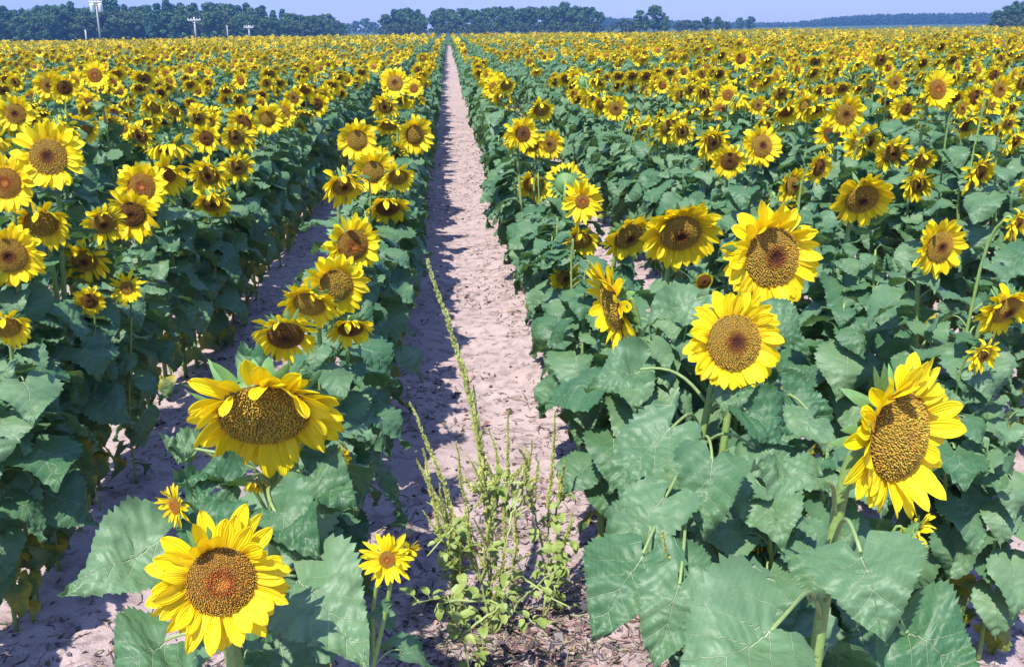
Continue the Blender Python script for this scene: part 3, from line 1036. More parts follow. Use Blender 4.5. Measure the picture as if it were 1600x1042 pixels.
# leaves seen one by one in the photo: plant -> (base px, tip px, depth, tip depth, width px, stem px, side lift)
HANDLEAF = {
    345: [((250, 848), (96, 934), 1.88, 1.80, 150, (330, 870), .1), ((462, 900), (578, 1046), 1.90, 1.78, 168, (385, 985), .2), ((258, 1000), (170, 1068), 1.80, 1.72, 150, (350, 1010), .1),
          ((350, 850), (300, 765), 1.85, 1.95, 110, (360, 960), .0)],
    412: [((362, 752), (272, 752), 2.05, 2.0, 66, (372, 790), .4), ((430, 800), (500, 870), 2.0, 1.9, 120, (375, 850), .1), ((300, 700), (255, 690), 2.2, 2.2, 60, (370, 800), .2), ((480, 740), (560, 800), 2.15, 2.1, 110, (380, 830), .0), ((395, 575), (388, 545), 2.25, 2.3, 48, (400, 690), .0),
          ((330, 830), (270, 800), 2.0, 2.0, 100, (370, 880), .1)],
    1406: [((1205, 984), (1050, 1100), 1.62, 1.55, 208, (1296, 1015), .15), ((1345, 862), (1386, 1008), 1.62, 1.52, 172, (1306, 860), .05), ((1418, 988), (1535, 1062), 1.62, 1.55, 175, (1304, 1036), .1), ((1268, 748), (1172, 738), 1.8, 1.78, 82, (1308, 815), .35),
           ((1275, 875), (1262, 940), 1.9, 1.85, 95, (1304, 900), .0)],
    1147: [((1113, 722), (1100, 846), 2.30, 2.22, 112, (1122, 740), .05), ((1046, 672), (948, 772), 2.42, 2.36, 118, (1120, 690), .15), ((1036, 782), (938, 872), 2.2, 2.12, 118, (1118, 800), .1), ((1005, 864), (922, 1000), 2.05, 1.95, 160, (1110, 880), .05), ((1062, 912), (1018, 1050), 1.95, 1.9, 118, (1118, 930), .0),
           ((1000, 577), (914, 612), 2.65, 2.6, 82, (1118, 640), .2), ((1195, 488), (1262, 556), 2.75, 2.7, 72, (1124, 620), .05), ((1165, 640), (1250, 700), 2.5, 2.5, 90, (1122, 690), .1), ((1180, 700), (1240, 760), 2.5, 2.45, 100, (1122, 760), .1), ((1195, 770), (1225, 865), 2.35, 2.25, 110, (1122, 800), .1), ((1225, 610), (1290, 668), 2.7, 2.7, 84, (1122, 680), .2), ((1160, 590), (1130, 655), 2.55, 2.5, 76, (1122, 640), .1), ((1050, 880), (1120, 950), 2.1, 2.05, 110, (1115, 900), .0)],
    1207: [((1268, 655), (1190, 700), 2.55, 2.5, 90, (1150, 760), .2), ((1085, 470), (1000, 522), 2.85, 2.8, 70, (1190, 560), .2)],
}


def hand_leaf(root, rec, seed, spts):
    (b, t, D, D2, wpx, st, hint) = rec
    B, T, S = at_d(b[0], b[1], D), at_d(t[0], t[1], D2), at_d(st[0], st[1], lerp(D, D + .05, .5))
    S = min((spts[i].lerp(spts[i + 1], f / 4) + root.location for i in range(len(spts) - 8) for f in range(4)), key=lambda w: (w - B).length + 3 * max(0, w.z - B.z - .03) + .0006 * abs((proj(w) or (0, 9999))[1] - st[1]))
    L = (T - B).length
    Wd = .5 * wpx * D / F0 / .97
    mb = leaf_mb(seed, 34, L=L, Wd=Wd, only_blade=True, rows=46, cols=15)
    V = np.array(mb.v)
    nmid = 45 * 15 + 7
    ch = Vector(V[nmid])
    sc = L / ch.length
    # chord frame of the mesh -> chord frame in the scene
    def frame(y, up):
        y = y.normalized()
        x = y.cross(up).normalized()
        return Matrix((x, y, x.cross(y))).transposed()
    A = frame(ch, Vector((0, 0, 1)))
    upv = (CAM - B).normalized() * (1.0 - hint) + Vector((0, 0, .55 + hint)) + SUN * .25
    Bm = frame(T - B, upv)
    M = (Bm @ A.inverted()).to_4x4() @ Matrix.Scale(sc, 4)
    M.translation = B - root.location
    out = MB()
    out.merge(mb, M)
    s0, b0_ = S - root.location, B - root.location
    ln_ = (b0_ - s0).length
    bd = (T - B).normalized()
    c1 = s0 + (b0_ - s0) * .35 + Vector((0, 0, .26 * ln_))
    c2 = b0_ - (b0_ - s0) * .22 - bd * min(.05, ln_ * .25) + Vector((0, 0, .08 * ln_))
    out.tube([s0 * (1 - u) ** 3 + c1 * (3 * u * (1 - u) ** 2) + c2 * (3 * u * u * (1 - u)) + b0_ * u ** 3 for u in [i / 8 for i in range(9)]], [lerp(.0052, .0032, i / 8) for i in range(9)], 8, 1, (0.19, 0.27, 0.09))
    obj('leaf', out.mesh('leaf', [M_LEAF, M_GREEN]), root)


for p in singles:
    r = random.Random(p['seed'])
    bx, by = p['base']
    wx, wy = p['x'] + bx, p['y'] + by
    gz = float(ground_z(wx, wy)) - 0.01
    root = bpy.data.objects.new('sunflower', None)
    C.objects.link(root)
    root.empty_display_size = 0.1
    root.location = (wx, wy, gz)
    tag(root, p['label'], 'sunflower', 'sunflowers growing in the field rows')
    ex = p['ex']
    Rd0 = ex.get('Rd', .072)
    off = Vector((-bx, -by, 0))
    h = p['h'] - gz
    if ex.get('hi') or 'Lp' in ex:
        args = dict(style=p['style'], Rd=Rd0, Lp=ex.get('Lp', .074), npet=ex.get('npet', 36), droop=ex.get('droop', .3 + .02 * max(0, p['tilt'])), pw=ex.get('pw', .0125), flare=ex.get('flare', 0), shaggy=ex.get('shaggy', .35))
        full = args['Rd'] * 2 + 1.75 * args['Lp']
        near = p['d'] < 3.2
        ms = to_meshes(head_mbs(p['tilt'], p['seed'], florets=1150 if near else 700, seg=11 if near else 8, across=7 if near else 5, ndisk=40, **args))
    else:
        c = sorted(HEADS, key=lambda q: abs(q[0] - p['tilt']) + (0 if not p['hero'] or q[1] == p['style'] else 5) + r.uniform(0, 5))[0]
        ms = c[2]
        full = .124 + 1.6 * .076
    sc = p['dia'] / full
    pts = stem_pts((bx, by), p['tilt'], p['yaw'], h, Rd0 * sc, r)
    pts = [q + off for q in pts]
    thick = min(1.25, max(.55, p['dia'] / .22)) * (.75 if ex.get('lowplant') else 1)
    topz = 0.2
    if not p.get('nohead'):
      hd = obj('flower_head', ms[0], root, off + Vector((0, 0, h)), (0, 0, p['yaw']), sc)
      obj('petals', ms[1], hd)
      obj('seed_disk', ms[2], hd)
    if ex.get('lowplant'):
        plan = leaf_plan(h, r, .45, .85)
        plan = [(z, a, s * .6, d_, t) for z, a, s, d_, t in plan]
    else:
        plan = leaf_plan(h - .06, r)
    hand = HANDLEAF.get(int(p['label'] and p['hero'] and p.get('px', 0) or 0))
    if hand:
        for i_, rec in enumerate(hand):
            hand_leaf(root, rec, p['seed'] + i_, pts)
        plan = [q for q in plan if q[4] < .45]
    for z, a, s, dr, t in plan:
        q = pt_at(pts, z)
        if p['d'] < 8:
            w0 = root.location + q
            for tr_ in range(6):
              out_ = Vector((-math.sin(a), math.cos(a), 0))
              bad = hides_face([w0 + out_ * (.1 + .25 * s * f) * 1.0 + Vector((0, 0, .05 - .2 * s * f * math.sin(R(dr)))) + Vector((out_.y, -out_.x, 0)) * (.1 * s * g) for f in (0, .35, .7) for g in (-1, 0, 1)])
              if not bad:
                  break
              a += r.uniform(.7, 1.5)
            if bad:
                continue
        topz = max(topz, q.z)
        add_leaf(root, pick_leaf(dr, r, t), q, (R(r.uniform(-8, 8)), R(r.uniform(-14, 14)), a), (s * r.uniform(.92, 1.1), s, s))
    sk = 1.2 if p['d'] < 2.1 else 1
    if p.get('nohead'):
        spts = [q for q in pts if q.z < topz] + [pt_at(pts, topz)]
        sm = stem_mb(spts, .0095, .0035)
    else:
        sm = stem_mb(pts, .0105 * thick * sk, .0075 * thick * sk)
    obj('stem', sm.mesh('stem', [M_GREEN]), root)
    HERO_ROOTS[p['label']] = (root, pts, p)


# ------------------------------------------------------------------ the rest of the field: one object, instanced plants
def plant_mb(seed, lod, head=True):
    """whole plant in one mesh. lod 0 near, 1 middle, 2 far. materials: leaf, green, petal, disk, old leaf"""
    r = random.Random(seed)
    mb = MB()
    h = 1.1
    tl = r.choice((-10, 0, 8, 14, 20, 24, 28, 34, 40, 48))
    yaw = R(r.gauss(8, 18))
    fl = [520, 0, 0][lod]
    st = r.choice((0, 0, 1, 2, 3))
    hm = head_mbs(tl, seed + 1, style=st, Rd=[.062, .054, .048][lod], Lp=.082, droop=.35 + .032 * max(0, tl), npet=[30, 24, 13][lod], florets=fl, seg=[7, 5, 3][lod], across=[5, 3, 3][lod], pw=[.0115, .0135, .019][lod], ndisk=[24, 14, 8][lod], shaggy=.4)
    sc = r.gauss(.84, .11)
    M = Matrix.Translation((0, 0, h)) @ Matrix.Rotation(yaw, 4, 'Z') @ Matrix.Scale(sc, 4)
    if head:
        mb.merge(hm[0], M, [1])
        mb.merge(hm[1], M, [2])
        mb.merge(hm[2], M, [3])
    pts = stem_pts((0, .08), tl, yaw, h, .06, r)
    smb = stem_mb(pts if head else [q for q in pts if q.z < .97 * (h - .07)], r1=.007 if head else .0035, n=[8, 5, 3][lod])
    mb.merge(smb, None, [1])
    for z, a, s, dr, t in leaf_plan(h - .06, r, [1, 1, .8][lod]):
        if lod == 2 and t < .25:
            continue
        lm = leaf_mb(r.randrange(9999), dr, rows=[26, 9, 5][lod], cols=[11, 5, 3][lod], thick=[1, 1, 1.2][lod])
        q = pt_at(pts, z)
        M = Matrix.Translation(q) @ Euler((R(r.uniform(-8, 8)), R(r.uniform(-14, 14)), a)).to_matrix().to_4x4() @ Matrix.Scale(s, 4)
        mb.merge(lm, M, [4 if t < .14 else 0, 1])
    return mb


VARS = []
LODN = [10, 14, 12]
HEADN = [8, 12, 9]
for lod in range(3):
    for i in range(LODN[lod]):
        me = plant_mb(4000 + lod * 100 + i * 3, lod, i < HEADN[lod]).mesh('sunflower_plant', [M_LEAF, M_GREEN, M_PETAL, M_DISK, M_LEAFY])
        VARS.append(bpy.data.objects.new('sunflower_plant', me))

P = np.array([(p['x'] + p['base'][0], p['y'] + .07, float(ground_z(p['x'], p['y'])) - .01) for p in rest])
var = []
scl = []
yaw = []
for p in rest:
    r = random.Random(p['seed'])
    lod = 0 if p['d'] < 17 else 1 if p['d'] < 45 else 2
    if p['d'] > 98:
        lod = 1 if p['y'] < 6 else 2
    var.append(sum(LODN[:lod]) + (r.randrange(HEADN[lod], LODN[lod]) if p['nohead'] else r.randrange(HEADN[lod])))
    scl.append(p['h'] / 1.1)
    yaw.append(r.gauss(0, .22) if r.random() < .98 else r.uniform(-3, 3))
fm = bpy.data.meshes.new('sunflower_field')
fm.vertices.add(len(rest))
fm.vertices.foreach_set('co', P.ravel())
for nm, ty, arr in (('variant', 'INT', np.array(var, dtype=np.int32)), ('size', 'FLOAT', np.array(scl, dtype=np.float32)), ('turn', 'FLOAT', np.array(yaw, dtype=np.float32))):
    at = fm.attributes.new(nm, ty, 'POINT')
    at.data.foreach_set('value', arr)
fo = obj('sunflower_field', fm)
tag(fo, 'countless farther sunflowers filling the field to the tree line', 'sunflowers', kind='stuff')
ng = bpy.data.node_groups.new('field_plants', 'GeometryNodeTree')
ng.interface.new_socket('Geometry', in_out='INPUT', socket_type='NodeSocketGeometry')
ng.interface.new_socket('Geometry', in_out='OUTPUT', socket_type='NodeSocketGeometry')
gi = ng.nodes.new('NodeGroupInput')
go = ng.nodes.new('NodeGroupOutput')
jn = ng.nodes.new('GeometryNodeJoinGeometry')


def named(nm, ty):
    n = ng.nodes.new('GeometryNodeInputNamedAttribute')
    n.data_type = ty
    n.inputs['Name'].default_value = nm
    return n.outputs['Attribute']


a_var, a_size, a_turn = named('variant', 'INT'), named('size', 'FLOAT'), named('turn', 'FLOAT')
cx = ng.nodes.new('ShaderNodeCombineXYZ')
ng.links.new(a_turn, cx.inputs[2])
e2r = ng.nodes.new('FunctionNodeEulerToRotation')
ng.links.new(cx.outputs[0], e2r.inputs[0])
for i, vo in enumerate(VARS):
    oi = ng.nodes.new('GeometryNodeObjectInfo')
    oi.inputs['Object'].default_value = vo
    oi.inputs['As Instance'].default_value = True
    cmp_ = ng.nodes.new('FunctionNodeCompare')
    cmp_.data_type = 'INT'
    cmp_.operation = 'EQUAL'
    ng.links.new(a_var, cmp_.inputs[2])
    cmp_.inputs[3].default_value = i
    iop = ng.nodes.new('GeometryNodeInstanceOnPoints')
    ng.links.new(gi.outputs[0], iop.inputs['Points'])
    ng.links.new(cmp_.outputs[0], iop.inputs['Selection'])
    ng.links.new(oi.outputs['Geometry'], iop.inputs['Instance'])
    ng.links.new(e2r.outputs[0], iop.inputs['Rotation'])
    ng.links.new(a_size, iop.inputs['Scale'])
    ng.links.new(iop.outputs[0], jn.inputs[0])
ng.links.new(jn.outputs[0], go.inputs[0])
md = fo.modifiers.new('plants', 'NODES')
md.node_group = ng


# ------------------------------------------------------------------ trees
def tree_meshes(seed, kind, H=12.0):
    """trunk mesh, crown mesh; base at origin"""
    r = random.Random(seed)
    tr, cr = MB(), MB()
    Wc = {'oak': .46, 'pine': .26, 'bush': .62}[kind] * H
    trunk_h = {'oak': .55, 'pine': .9, 'bush': .4}[kind] * H
    pts = [(r.uniform(-.02, .02) * H * i / 5, r.uniform(-.02, .02) * H * i / 5, trunk_h * i / 5) for i in range(6)]
    tr.tube(pts, [H * .022 * (1 - .75 * i / 5) for i in range(6)], 7, 0, (0.10, 0.075, 0.06))
    clumps = []
    nc = {'oak': 64, 'pine': 46, 'bush': 40}[kind]
    for i in range(nc):
        if kind == 'pine':
            t = r.uniform(.18, 1)
            rr = Wc * .85 * (1.05 - t) ** .6 * r.uniform(.2, 1)
            z = H * t * .97
            s = H * r.uniform(.06, .10)
        else:
            t = r.random() ** .8
            z0 = {'oak': .0, 'bush': -.05}[kind]
            z = H * lerp(z0 + .1, .92, t)
            prof = math.sin(math.pi * min(.98, .22 + t * .72)) ** .6
            rr = Wc * prof * math.sqrt(r.random()) * .95
            s = H * r.uniform(.045, .125)
        a = r.uniform(0, 6.3)
        c = Vector((rr * math.cos(a), rr * math.sin(a), z))
        clumps.append((c, s))
        st = Vector(pts[min(5, int(6 * min(.95, z / H * .75)))])
        tr.tube([st, st.lerp(c, .5) + Vector((0, 0, -.02 * H)), c], [H * .008, H * .005, H * .002], 4, 0, (0.10, 0.075, 0.06), False)
    ncard = 4200
    base = {'oak': (0.052, 0.115, 0.040), 'pine': (0.030, 0.095, 0.052), 'bush': (0.060, 0.098, 0.034)}[kind]
    for i in range(ncard):
        c, s = r.choice(clumps)
        v = Vector((r.gauss(0, 1), r.gauss(0, 1), r.gauss(0, 1))).normalized() * (s * r.uniform(.35, 1.12))
        v.z *= .75
        p = c + v
        nrm = (v.normalized() + Vector((r.gauss(0, .6), r.gauss(0, .6), r.gauss(0, .6) + .3))).normalized()
        u = nrm.orthogonal().normalized()
        w = nrm.cross(u)
        q = H * r.uniform(.020, .046)
        g = random.Random(int(c.x * 50 + c.z * 70)).uniform(.6, 1.35) * r.uniform(.7, 1.3)
        hue = r.uniform(-.012, .016)
        a = r.uniform(0, 6.3)
        u, w = u * math.cos(a) + w * math.sin(a), w * math.cos(a) - u * math.sin(a)
        cr.raw([p - u * q, p - w * q * .6 + nrm * q * .2, p + u * q, p + w * q * .7], [(0, 1, 2, 3)], None, (base[0] * g + hue, base[1] * g, base[2] * g))
    return tr.mesh('trunk', [M_BARK]), cr.mesh('crown', [M_CROWN], smooth=False)


TREES = {'oak': [tree_meshes(900 + i, 'oak') for i in range(4)], 'pine': [tree_meshes(930 + i, 'pine') for i in range(4)], 'bush': [tree_meshes(960 + i, 'bush') for i in range(3)]}


def tree(px, top, D, kind, wsc, label, group, i):
    p = on_y(px, 46, D)
    tp = on_y(px, top, D)
    r = random.Random(i * 13 + int(px))
    H = tp.z
    t, c = r.choice(TREES[kind])
    root = bpy.data.objects.new('tree' if kind != 'bush' else 'shrub', None)
    C.objects.link(root)
    root.location = (p.x, D, -.05)
    root.rotation_euler = (0, 0, r.uniform(0, 6.3))
    s = H / 12.0
    root.scale = (s * wsc, s * wsc, s)
    tag(root, label, 'tree' if kind != 'bush' else 'shrub', group)
    obj('trunk', t, root)
    obj('crown', c, root)


def interp(prof, x):
    return float(np.interp(x, [a for a, b in prof], [b for a, b in prof]))


LEFT = [(-60, 6), (0, 4), (24, 9), (50, 10), (84, 3), (111, 5), (140, 8), (175, -3), (216, 8), (253, 0), (287, 6), (310, 4), (338, 0), (371, 6), (405, 8), (440, 15), (473, 18), (507, 20), (527, 30), (536, 36)]
rt = random.Random(5)
trees = []
x = -55
while x < 536:
    trees.append((x, interp(LEFT, x) + rt.uniform(-2, 5), 262 + rt.uniform(-14, 14) + max(0, x - 380) * .35, 'oak' if (x < 70 or x > 395) and rt.random() < .75 else rt.choice(('pine', 'pine', 'oak')), rt.uniform(.8, 1.1)))
    x += rt.uniform(11, 17)
x = -60
while x < 530:
    trees.append((x, interp(LEFT, x) + 12 + rt.uniform(-3, 10), 245 + rt.uniform(-8, 8) + max(0, x - 380) * .35, rt.choice(('oak', 'oak', 'bush', 'pine')), rt.uniform(.9, 1.2)))
    x += rt.uniform(14, 22)
x = -60
while x < 535:
    trees.append((x, interp(LEFT, x) * .4 + 28 + rt.uniform(-3, 4), 252 + rt.uniform(-4, 4) + max(0, x - 380) * .35, 'bush', rt.uniform(1.0, 1.4)))
    x += rt.uniform(15, 22)
nleft = len(trees)
trees.sort()
for i, (px, tp, D, kd, ws) in enumerate(trees):
    tree(px, tp, D, kd, ws, 'dark green woodland tree standing in the tall wood at far left' if kd != 'bush' else 'low leafy shrub at the foot of the wood at far left', 'trees of the wood at far left' if kd != 'bush' else 'shrubs at the foot of the left wood', i)
MID = [(556, 32, 520, 'oak', .9), (572, 28, 520, 'oak', 1.0), (586, 34, 520, 'oak', .9), (545, 36, 560, 'oak', 1.0), (530, 37, 560, 'oak', 1),
       (603, 22, 310, 'oak', .95), (618, 14, 315, 'pine', 1.5), (634, 11, 310, 'oak', .85), (650, 13, 312, 'oak', .9), (660, 24, 305, 'oak', .7),
       (680, 14, 310, 'oak', .75), (690, 24, 300, 'oak', .8), (705, 13, 312, 'oak', .8), (722, 11, 305, 'oak', .95), (742, 14, 300, 'oak', .95), (760, 11, 312, 'oak', .8), (778, 9, 305, 'oak', .85), (795, 9, 314, 'oak', .85), (812, 13, 300, 'oak', .9), (832, 9, 305, 'oak', .95),
       (850, 10, 310, 'oak', .85), (868, 8, 305, 'oak', .8), (882, 3, 302, 'oak', .85), (900, 8, 310, 'oak', .9), (918, 9, 300, 'oak', .9), (934, 17, 305, 'oak', .8),
       (730, 34, 290, 'bush', .9), (705, 33, 289, 'bush', 1.1), (752, 35, 289, 'bush', 1.1), (797, 33, 291, 'bush', 1.1), (842, 35, 289, 'bush', 1.1), (888, 34, 289, 'bush', 1.1), (930, 35, 289, 'bush', 1.1), (685, 37, 289, 'bush', 1.1), (605, 37, 292, 'bush', 1.1), (640, 36, 291, 'bush', 1.1), (690, 12, 316, 'oak', .9), (750, 16, 318, 'oak', 1), (787, 14, 318, 'oak', 1), (822, 13, 318, 'oak', 1), (859, 14, 318, 'oak', 1), (908, 12, 318, 'oak', 1), (626, 18, 318, 'oak', 1), (642, 17, 318, 'oak', 1),  (775, 36, 288, 'bush', 1.0), (820, 34, 290, 'bush', 1.0), (865, 33, 290, 'bush', 1.0), (910, 33, 288, 'bush', 1.0), (655, 38, 290, 'bush', .9), (625, 36, 292, 'bush', 1.0),
       (1000, 15, 300, 'oak', .8), (1022, 7, 296, 'oak', .95), (1040, 25, 292, 'oak', .8), (975, 29, 285, 'bush', 1.1), (990, 28, 285, 'bush', 1.0), (955, 37, 285, 'bush', 1.0), (1072, 30, 300, 'bush', 1.0), (1060, 34, 300, 'bush', 1), (1088, 31, 300, 'bush', 1), (1103, 26, 300, 'oak', .9), (1122, 25, 300, 'oak', .8), (1135, 33, 300, 'bush', 1), (1156, 27, 420, 'oak', .9), (1172, 25, 420, 'oak', .9),
       (1556, 16, 240, 'oak', 1.0), (1572, 8, 236, 'oak', 1.0), (1587, 0, 240, 'oak', .95), (1604, 1, 238, 'oak', 1.0), (1622, 2, 240, 'oak', 1), (1565, 24, 230, 'bush', 1.0), (1592, 20, 230, 'bush', 1.0)]
for i, (px, tp, D, kd, ws) in enumerate(MID):
    if px < 592:
        lab, gr = 'small blue hazy tree far off, left of the middle grove', 'hazy far trees left of the grove'
    elif px < 668:
        lab, gr = 'leafy tree of the small clump left of the path end', 'trees of the clump left of path end'
    elif px < 945:
        lab, gr = 'leafy tree in the broad grove behind the path end', 'trees of the broad middle grove'
    elif px == 1022:
        lab, gr = 'tall round crowned tree standing apart right of the broad grove', None
    elif px < 1060:
        lab, gr = 'low tree or bush at the foot of the tall lone tree', 'low trees round the lone tree'
    elif px < 1140:
        lab, gr = 'low scrubby tree on the skyline right of the lone tree', 'low scrub right of the lone tree'
    elif px < 1200:
        lab, gr = 'small bluish tree in front of the far pine ridge', 'pair of small bluish trees'
    else:
        lab, gr = 'leafy tree in the clump at far right edge of the skyline', 'trees of the far right clump'
    tree(px, tp, D, kd, ws, lab, gr, 500 + i)

# far pine wood: one mass
fw = MB()
FARP = [(940, 28), (965, 29), (1050, 33), (1130, 35), (1180, 36), (1230, 36), (1262, 33), (1300, 28), (1340, 25), (1380, 23), (1420, 22), (1480, 22), (1540, 21), (1600, 21), (1650, 20)]
r = random.Random(77)
x = 935
while x < 1660:
    for rank in range(2):
        D = 720 + rank * 18 + r.uniform(-5, 5)
        p = on_y(x + r.uniform(-1, 1), 46, D)
        H = on_y(x, interp(FARP, x) + r.uniform(-1.2, 1.8), D).z
        for j in range(26):
            t = .12 + .88 * (j / 25)
            rr = (1.06 - t) * 2.6 + .3
            for q in range(2):
                a = r.uniform(0, 6.3)
                dv = Vector((math.cos(a), math.sin(a), 0))
                c = Vector((p.x, D, H * t))
                w = Vector((-dv.y, dv.x, 0)) * .7
                e = c + dv * rr * r.uniform(.6, 1.1) + Vector((0, 0, -.5))
                g = r.uniform(.7, 1.3)
                fw.raw([c + Vector((0, 0, .5)), e - w, e + w], [(0, 1, 2)], None, (.03 * g, .06 * g, .032 * g))
    x += r.uniform(1.6, 2.6)
tag(obj('far_pine_wood', fw.mesh('far_pine_wood', [M_CROWN], False)), 'distant blue pine wood along the right skyline', 'wood', kind='stuff')


# ------------------------------------------------------------------ utility poles
def pole(px, top, D, arm, label, cans=0, rad=.15):
    p = on_y(px, 46, D)
    H = on_y(px, top, D).z
    root = bpy.data.objects.new('utility_pole', None)
    C.objects.link(root)
    root.location = (p.x, D, 0)
    tag(root, label, 'utility pole')
    mb = MB()
    mb.tube([(0, 0, -.3), (0, 0, H * .5), (0, 0, H)], [rad, rad * .88, rad * .72], 10, 0, (0.38, 0.355, 0.335))
    obj('pole', mb.mesh('pole', [M_WOODPOLE]), root)
    if arm:
        for az in arm[1:]:
            mb = MB()
            L = arm[0]
            z = H * az
            mb.raw([(sx * L / 2, -rad * 1.1 + sy * .07, z + sz * .1) for sx in (-1, 1) for sy in (-1, 1) for sz in (-1, 1)],
                   [(0, 1, 3, 2), (4, 6, 7, 5), (0, 4, 5, 1), (2, 3, 7, 6), (0, 2, 6, 4), (1, 5, 7, 3)], None, (0.55, 0.5, 0.45))
            for s in (-1, 1):
                mb.tube([(s * L * .3, -rad * 1.1, z), (0, -rad, z - L * .25)], .03, 4, 0, (0.45, .43, .4))
            a = obj('cross_arm', mb.mesh('cross_arm', [M_WOODPOLE], False), root)
            for s in (-.46, -.22, .22, .46):
                ib = MB()
                ib.tube([(s * L, -rad * 1.1, z + .1), (s * L, -rad * 1.1, z + .22), (s * L, -rad * 1.1, z + .34)], [.05, .09, .05], 8, 0, (.6, .6, .62))
                obj('insulator', ib.mesh('insulator', [M_METAL]), a)
    for i in range(cans):
        ang = [-math.pi / 2 - 1.35, -math.pi / 2 + 1.35, -math.pi / 2][i]
        cx_, cy_ = math.cos(ang) * (rad + .5), math.sin(ang) * (rad + .3)
        mb = MB()
        zc = H * .74
        mb.tube([(cx_, cy_, zc - .62), (cx_, cy_, zc - .58), (cx_, cy_, zc + .5), (cx_, cy_, zc + .6), (cx_, cy_, zc + .66)], [.3, .36, .36, .38, .2], 14, 0, (.74, .74, .76))
        mb.tube([(cx_ * .5, cy_ * .5, zc), (cx_, cy_, zc)], .06, 5, 0, (.5, .5, .5))
        c = obj('transformer', mb.mesh('transformer', [M_METAL]), root)
        for s in (-.15, .15):
            ib = MB()
            ib.tube([(cx_ + s, cy_, zc + .6), (cx_ + s, cy_, zc + .95)], [.06, .04], 6, 0, (.55, .5, .48))
            obj('bushing', ib.mesh('bushing', [M_METAL]), c)
    return root


pole(155, -8, 170, (2.0, .97, .86), 'weathered utility pole carrying white transformers, standing before the left wood', 2, .15)
pole(305, 27, 215, (2.6, .88), 'pale pole with one cross arm, nearer of the two small ones', 0, .22)
pole(389, 40, 215, (1.9, .88), 'smallest pole with one cross arm, right of the other two', 0, .2)
pole(355, 40, 215, None, 'thin bare post between the two cross arm poles', 0, .12)
pole(133, 47, 200, None, 'short pale post left of the transformer pole', 0, .18)

# ------------------------------------------------------------------ ground litter
lit = MB()
r = random.Random(31)
cols = [(0.13, 0.098, 0.085), (0.085, 0.065, 0.06), (0.20, 0.155, 0.125), (0.27, 0.21, 0.165), (0.06, 0.048, 0.05)]
for i in range(30000):
    y = 2.0 + 20 * r.random() ** 2.0
    k = r.choice((-1, -1, -1, -2, -2, 0, 0, 1, -3))
    x = row_x(k) + ROWS * r.betavariate(.75, .75) if r.random() < .8 else row_x(k) + ROWS * r.random()
    # patches
    if i < 2200:
        x, y = r.gauss(.16, .22), abs(r.gauss(0, .30)) + 2.5 + (.8 if i % 5 == 0 else 0)
    elif float(vnoise(x, y, 2.2, 40)) < .46 and r.random() < .8:
        continue
    z = float(ground_z(x, y))
    a = r.uniform(0, 6.3)
    c = tuple(v * r.uniform(.7, 1.25) for v in r.choice(cols))
    d = Vector((math.cos(a), math.sin(a), r.uniform(-.12, .3)))
    if r.random() < .72:
        L = r.uniform(.010, .065) * (1.5 if r.random() < .1 else 1)
        p = Vector((x, y, z + .004))
        w = r.uniform(.0009, .0028)
        mid = p + d * L * .5 + Vector((r.gauss(0, L * .12), r.gauss(0, L * .12), r.gauss(0, L * .08)))
        lit.tube([p, mid, p + d * L], [w, w, w * .6], 3, 0, c, False)
    else:
        s = r.uniform(.004, .016) * (1.7 if r.random() < .12 else 1)
        u = Vector((math.cos(a), math.sin(a), r.uniform(-.5, .5)))
        v = Vector((-math.sin(a), math.cos(a), r.uniform(-.5, .5)))
        p = Vector((x, y, z + s * .4))
        lit.raw([p - u * s, p - v * s * .6 + Vector((0, 0, s * .5)), p + u * s * .9, p + v * s * .5, p + Vector((0, 0, -s * .3))], [(0, 1, 4), (1, 2, 4), (2, 3, 4), (3, 0, 4)], None, c)
tag(obj('dry_litter', lit.mesh('dry_litter', [M_LITTER])), 'dry twigs and crumbled leaves scattered over the sandy path', 'litter', kind='stuff')


# ------------------------------------------------------------------ pigweed
def wleaf_mesh(seed):
    r = random.Random(seed)
    mb = MB()
    rows, cols_ = 10, 5
    L, Wd = .05, .017
    pet = .022
    mb.tube([(0, 0, 0), (0, pet * .5, .004), (0, pet, .005)], .0008, 4, 1, (0.30, .36, .14), False)
    P = np.zeros((rows, cols_, 3))
    UV = np.zeros((rows, cols_, 2))
    fold = r.uniform(.1, .5)
    dr = r.uniform(.2, 1.1)
    for i in range(rows):
        t = i / (rows - 1)
        w = math.sin(math.pi * (t * .93 + .06) ** .75) ** .8
        for j in range(cols_):
            s = 2 * j / (cols_ - 1) - 1
            P[i, j] = (s * w * Wd, pet + L * t * math.cos(dr * t), .005 - L * t * math.sin(dr * t) * .8 + fold * abs(s) * w * Wd + .0015 * math.sin(t * 14) * abs(s))
            UV[i, j] = (.5 + .5 * s * w, (t + .25) / 1.25)
    mb.grid(P, UV, 0)
    return mb.mesh('leaf', [M_LEAFW, M_GREEN])


WL = [wleaf_mesh(60 + i) for i in range(5)]


